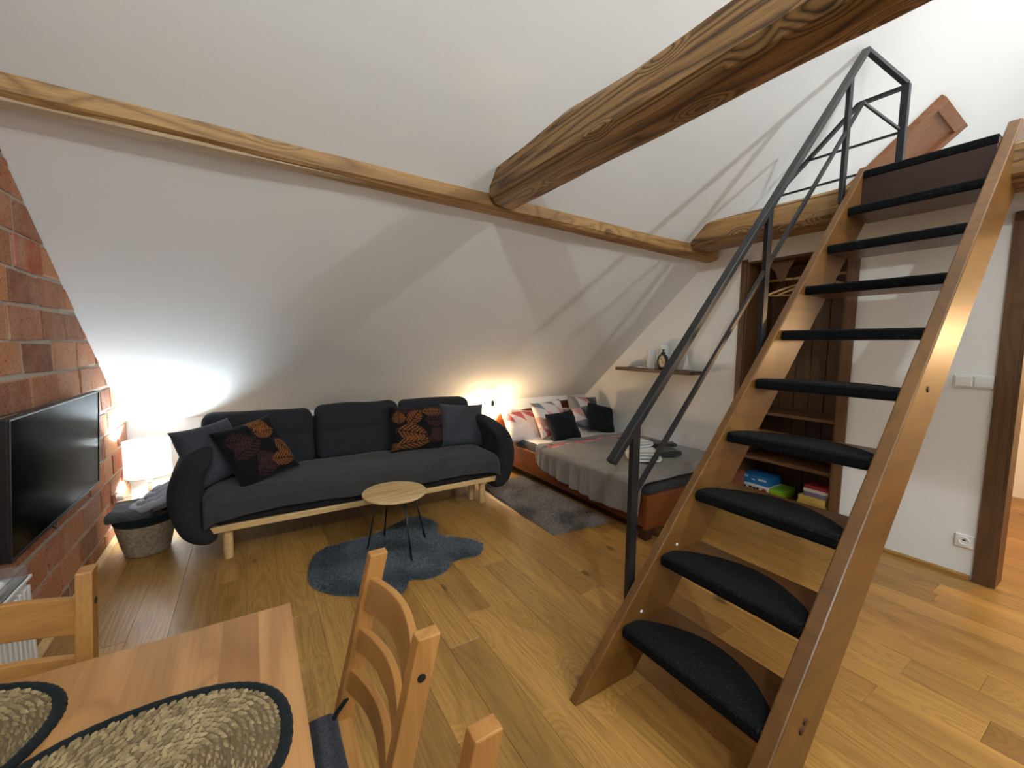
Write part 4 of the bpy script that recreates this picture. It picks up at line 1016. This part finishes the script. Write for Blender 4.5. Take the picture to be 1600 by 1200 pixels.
# woven placemats: rows of twisted strands and a black edging
def placemat(c, a, b, rot, label):
    t = thing('placemat', label, 'placemat', (c[0], c[1], .741), 'oval woven placemats on the dining table')
    R = Matrix.Rotation(rot, 3, 'Z'); rng = random.Random(int(a * 1000))
    nr = int(b / .0098); mb = MB(); cols = []
    e = 2.35
    def P(k, th):
        aa = a - b + (b * k / nr); bb = b * k / nr; cx = math.cos(th); sx = math.sin(th)
        return Vector((math.copysign(abs(cx) ** (2 / e), cx) * aa, math.copysign(abs(sx) ** (2 / e), sx) * bb, 0))
    for k in range(1, nr):
        th = rng.uniform(0, 1); per = 2 * PI * math.sqrt(((a - b + b * k / nr) ** 2 + (b * k / nr) ** 2) / 2); n = max(6, int(per / .0098))
        pts = [P(k, 2 * PI * i / 400) for i in range(401)]; acc = [0]
        for i in range(400): acc.append(acc[-1] + (pts[i + 1] - pts[i]).length)
        j = 0
        for i in range(n):
            s_ = acc[-1] * (i + rng.uniform(-.25, .25)) / n
            s_ = max(0, min(acc[-1] - 1e-6, s_))
            while j < 399 and acc[j + 1] < s_: j += 1
            p = pts[j]; d = (pts[j + 1] - pts[j]).normalized(); nn = Vector((-d.y, d.x, 0)); dd = (d + nn * rng.uniform(.35, .75)).normalized(); sd = Vector((-dd.y, dd.x, 0))
            L = .0078 * rng.uniform(.8, 1.25); wd = .0025 * rng.uniform(.8, 1.3); hz = .0060 * rng.uniform(.7, 1.3); o_ = len(mb.v)
            p = p + Vector((rng.uniform(-1, 1), rng.uniform(-1, 1), 0)) * .0012
            for q in (p - dd * L, p - dd * L * .4 + sd * wd, p + dd * L * .4 + sd * wd, p + dd * L, p + dd * L * .4 - sd * wd, p - dd * L * .4 - sd * wd): mb.v.append(q + Vector((0, 0, .002)))
            mb.v.append(p - dd * L * .4 + Vector((0, 0, .002 + hz))); mb.v.append(p + dd * L * .4 + Vector((0, 0, .002 + hz)))
            for f in ((0, 5, 6), (0, 6, 1), (1, 6, 7, 2), (2, 7, 3), (3, 7, 4), (4, 7, 6, 5)): mb.f.append(tuple(o_ + q for q in f))
            br = rng.uniform(.45, 1.25); col = (.42 * br, .32 * br, .17 * br, 1); cols += [col] * 8
    z0 = .741
    mb.v = [R @ v + Vector((c[0], c[1], z0)) for v in mb.v]
    o = obj('woven_strands', mb, M['weave'], t, colors=cols, kind='stuff')
    ring = [P(nr - .2, 2 * PI * i / 96) for i in range(96)]
    mb = MB().prism([R @ v + Vector((c[0], c[1], z0)) for v in ring], (0, 0, .0025)); obj('base_weave', mb, M['mat_base'], t)
    pts = [P(nr + .15, 2 * PI * i / 200) for i in range(200)]; mb = MB(); o_ = 0; N = 200; cs = [(-.011, 0), (-.010, .005), (-.003, .0085), (.005, .0085), (.010, .005), (.011, 0)]
    for i, p in enumerate(pts):
        d = (pts[(i + 1) % N] - pts[i - 1]).normalized(); nn = Vector((d.y, -d.x, 0))
        for u, z in cs: mb.v.append(R @ (p + nn * (u + .0008 * math.sin(i * 1.9))) + Vector((c[0], c[1], z0 + z)))
    for i in range(N):
        for k in range(6): mb.f.append((i * 6 + k, i * 6 + (k + 1) % 6, ((i + 1) % N) * 6 + (k + 1) % 6, ((i + 1) % N) * 6 + k))
    e_ = obj('edging', mb, M['blackcush'], t, smooth=True); e_['label'] = 'black fabric edging'
placemat((-.190, .832), .215, .165, .0, 'oval seagrass placemat with black edging at the right, nearest the lens')
placemat((-.535, 1.075), .19, .155, -.3, 'oval seagrass placemat with black edging cut by the left picture edge')

# ------------------------------------------------------------------ chairs
def make_chair(label, loc):
    t = thing('dining_chair', label, 'chair', loc, 'pine dining chairs around the table')
    ox, oy, oz = loc
    def px(z):   # x of the back post centre
        return -.105 + .105 * max(0, (z - .42)) / .45 if z > .42 else -.105 + .02 * (.42 - z)
    for sy in (-1, 1):
        y = oy + sy * .192; w_ = .0165; d = .024; mb = MB(); zs_ = [0, .2, .42, .50, .66, .87]
        for z in zs_:
            cx = ox + px(z)
            for (a, b) in ((-d, -w_), (d, -w_), (d, w_), (-d, w_)): mb.v.append(Vector((cx + a, y + b, z + oz)))
        for i in range(len(zs_) - 1):
            for k in range(4): mb.f.append((i * 4 + k, i * 4 + (k + 1) % 4, (i + 1) * 4 + (k + 1) % 4, (i + 1) * 4 + k))
        mb.f.append((3, 2, 1, 0)); L = (len(zs_) - 1) * 4; mb.f.append((L, L + 1, L + 2, L + 3))
        pst = obj('back_post', mb, M['pine'], t, bevel=.003)
        hz = .79
        if sy < 0:
            obj('bolt_hole', MB().lathe([(.009, 0), (.009, .001)], (ox + px(hz), y - w_ - .0002, hz), 16, Matrix.Rotation(PI / 2, 3, 'X')), M['black'], pst)
        else:
            obj('bolt_hole', MB().lathe([(.009, 0), (.009, .001)], (ox + px(hz), y + w_ + .0002, hz), 16, Matrix.Rotation(-PI / 2, 3, 'X')), M['black'], pst)
    for zb, h_ in ((.765, .085), (.645, .055), (.535, .055)):
        n = 20; mb = MB()
        for i in range(n + 1):
            u = i / n; y = oy - .178 + .356 * u; bow = .030 * math.sin(PI * u); arch = .012 * math.sin(PI * u)
            for zz, xx in ((zb - h_ / 2, -.009), (zb - h_ / 2, .009), (zb + h_ / 2, .009), (zb + h_ / 2, -.009)):
                mb.v.append(Vector((ox + px(zz) + bow + xx - .004, y, zz + arch)))
        for i in range(n):
            for k in range(4): mb.f.append((i * 4 + k, i * 4 + (k + 1) % 4, (i + 1) * 4 + (k + 1) % 4, (i + 1) * 4 + k))
        mb.f.append((3, 2, 1, 0)); mb.f.append((n * 4, n * 4 + 1, n * 4 + 2, n * 4 + 3))
        obj('back_slat', mb, M['pine_y'], t, smooth=False, bevel=.003)
    obj('seat', MB().box((ox - .45, oy - .195, .405), (ox - .085, oy + .195, .425)), M['pine_y'], t, bevel=.005)
    for sy in (-1, 1):
        y = oy + sy * .175
        obj('front_leg', MB().box((ox - .45, y - .018, 0), (ox - .415, y + .018, .405)), M['pine'], t, bevel=.003)
        obj('side_stretcher', MB().box((ox - .415, y - .009, .19), (ox - .12, y + .009, .215)), M['pine'], t)
        obj('seat_rail', MB().box((ox - .415, y - .009, .35), (ox - .12, y + .009, .405)), M['pine'], t)
    obj('front_rail', MB().box((ox - .445, oy - .157, .35), (ox - .425, oy + .157, .405)), M['pine_y'], t)
    obj('cross_stretcher', MB().box((ox - .28, oy - .166, .195), (ox - .26, oy + .166, .212)), M['pine_y'], t)
    return t
c1 = make_chair('pine ladder-back chair with three slats fully in view right of the table', (.278, .952, 0))
c2 = dup(c1, (.278, .322, 0), 0, 'pine chair of which only the post tops show at the bottom picture edge')
c3 = dup(c1, (-.572, 1.435, 0), PI / 2, 'darker shaded pine chair at the far end of the table beside the television')
def seat_cushion(c, label):
    t = thing('seat_cushion', label, 'cushion', c)
    x, y, z = c
    obj('pad', MB().soft((x - .17, y - .18, z), (x + .155, y + .18, z + .04), .02, 14, lambda P, p: P + Vector((0, 0, noise.noise(P * 14) * .006))), M['greycush'], t, smooth=True)
    for sy in (-1, 1):
        yy = y + sy * .155; pts = [(x + .13, yy - sy * .01, z + .02), (x + .155, yy, z + .05), (x + .19, yy + sy * .030, z + .055), (x + .225, yy + sy * .04, z + .045), (x + .23, yy + sy * .01, z + .035)]
        obj('strap', MB().tube(pts, .006, 8), M['blackcush'], t, smooth=True)
    return t
seat_cushion((.0, .952, .4255), 'blue-grey seat cushion with black straps on the chair fully in view')
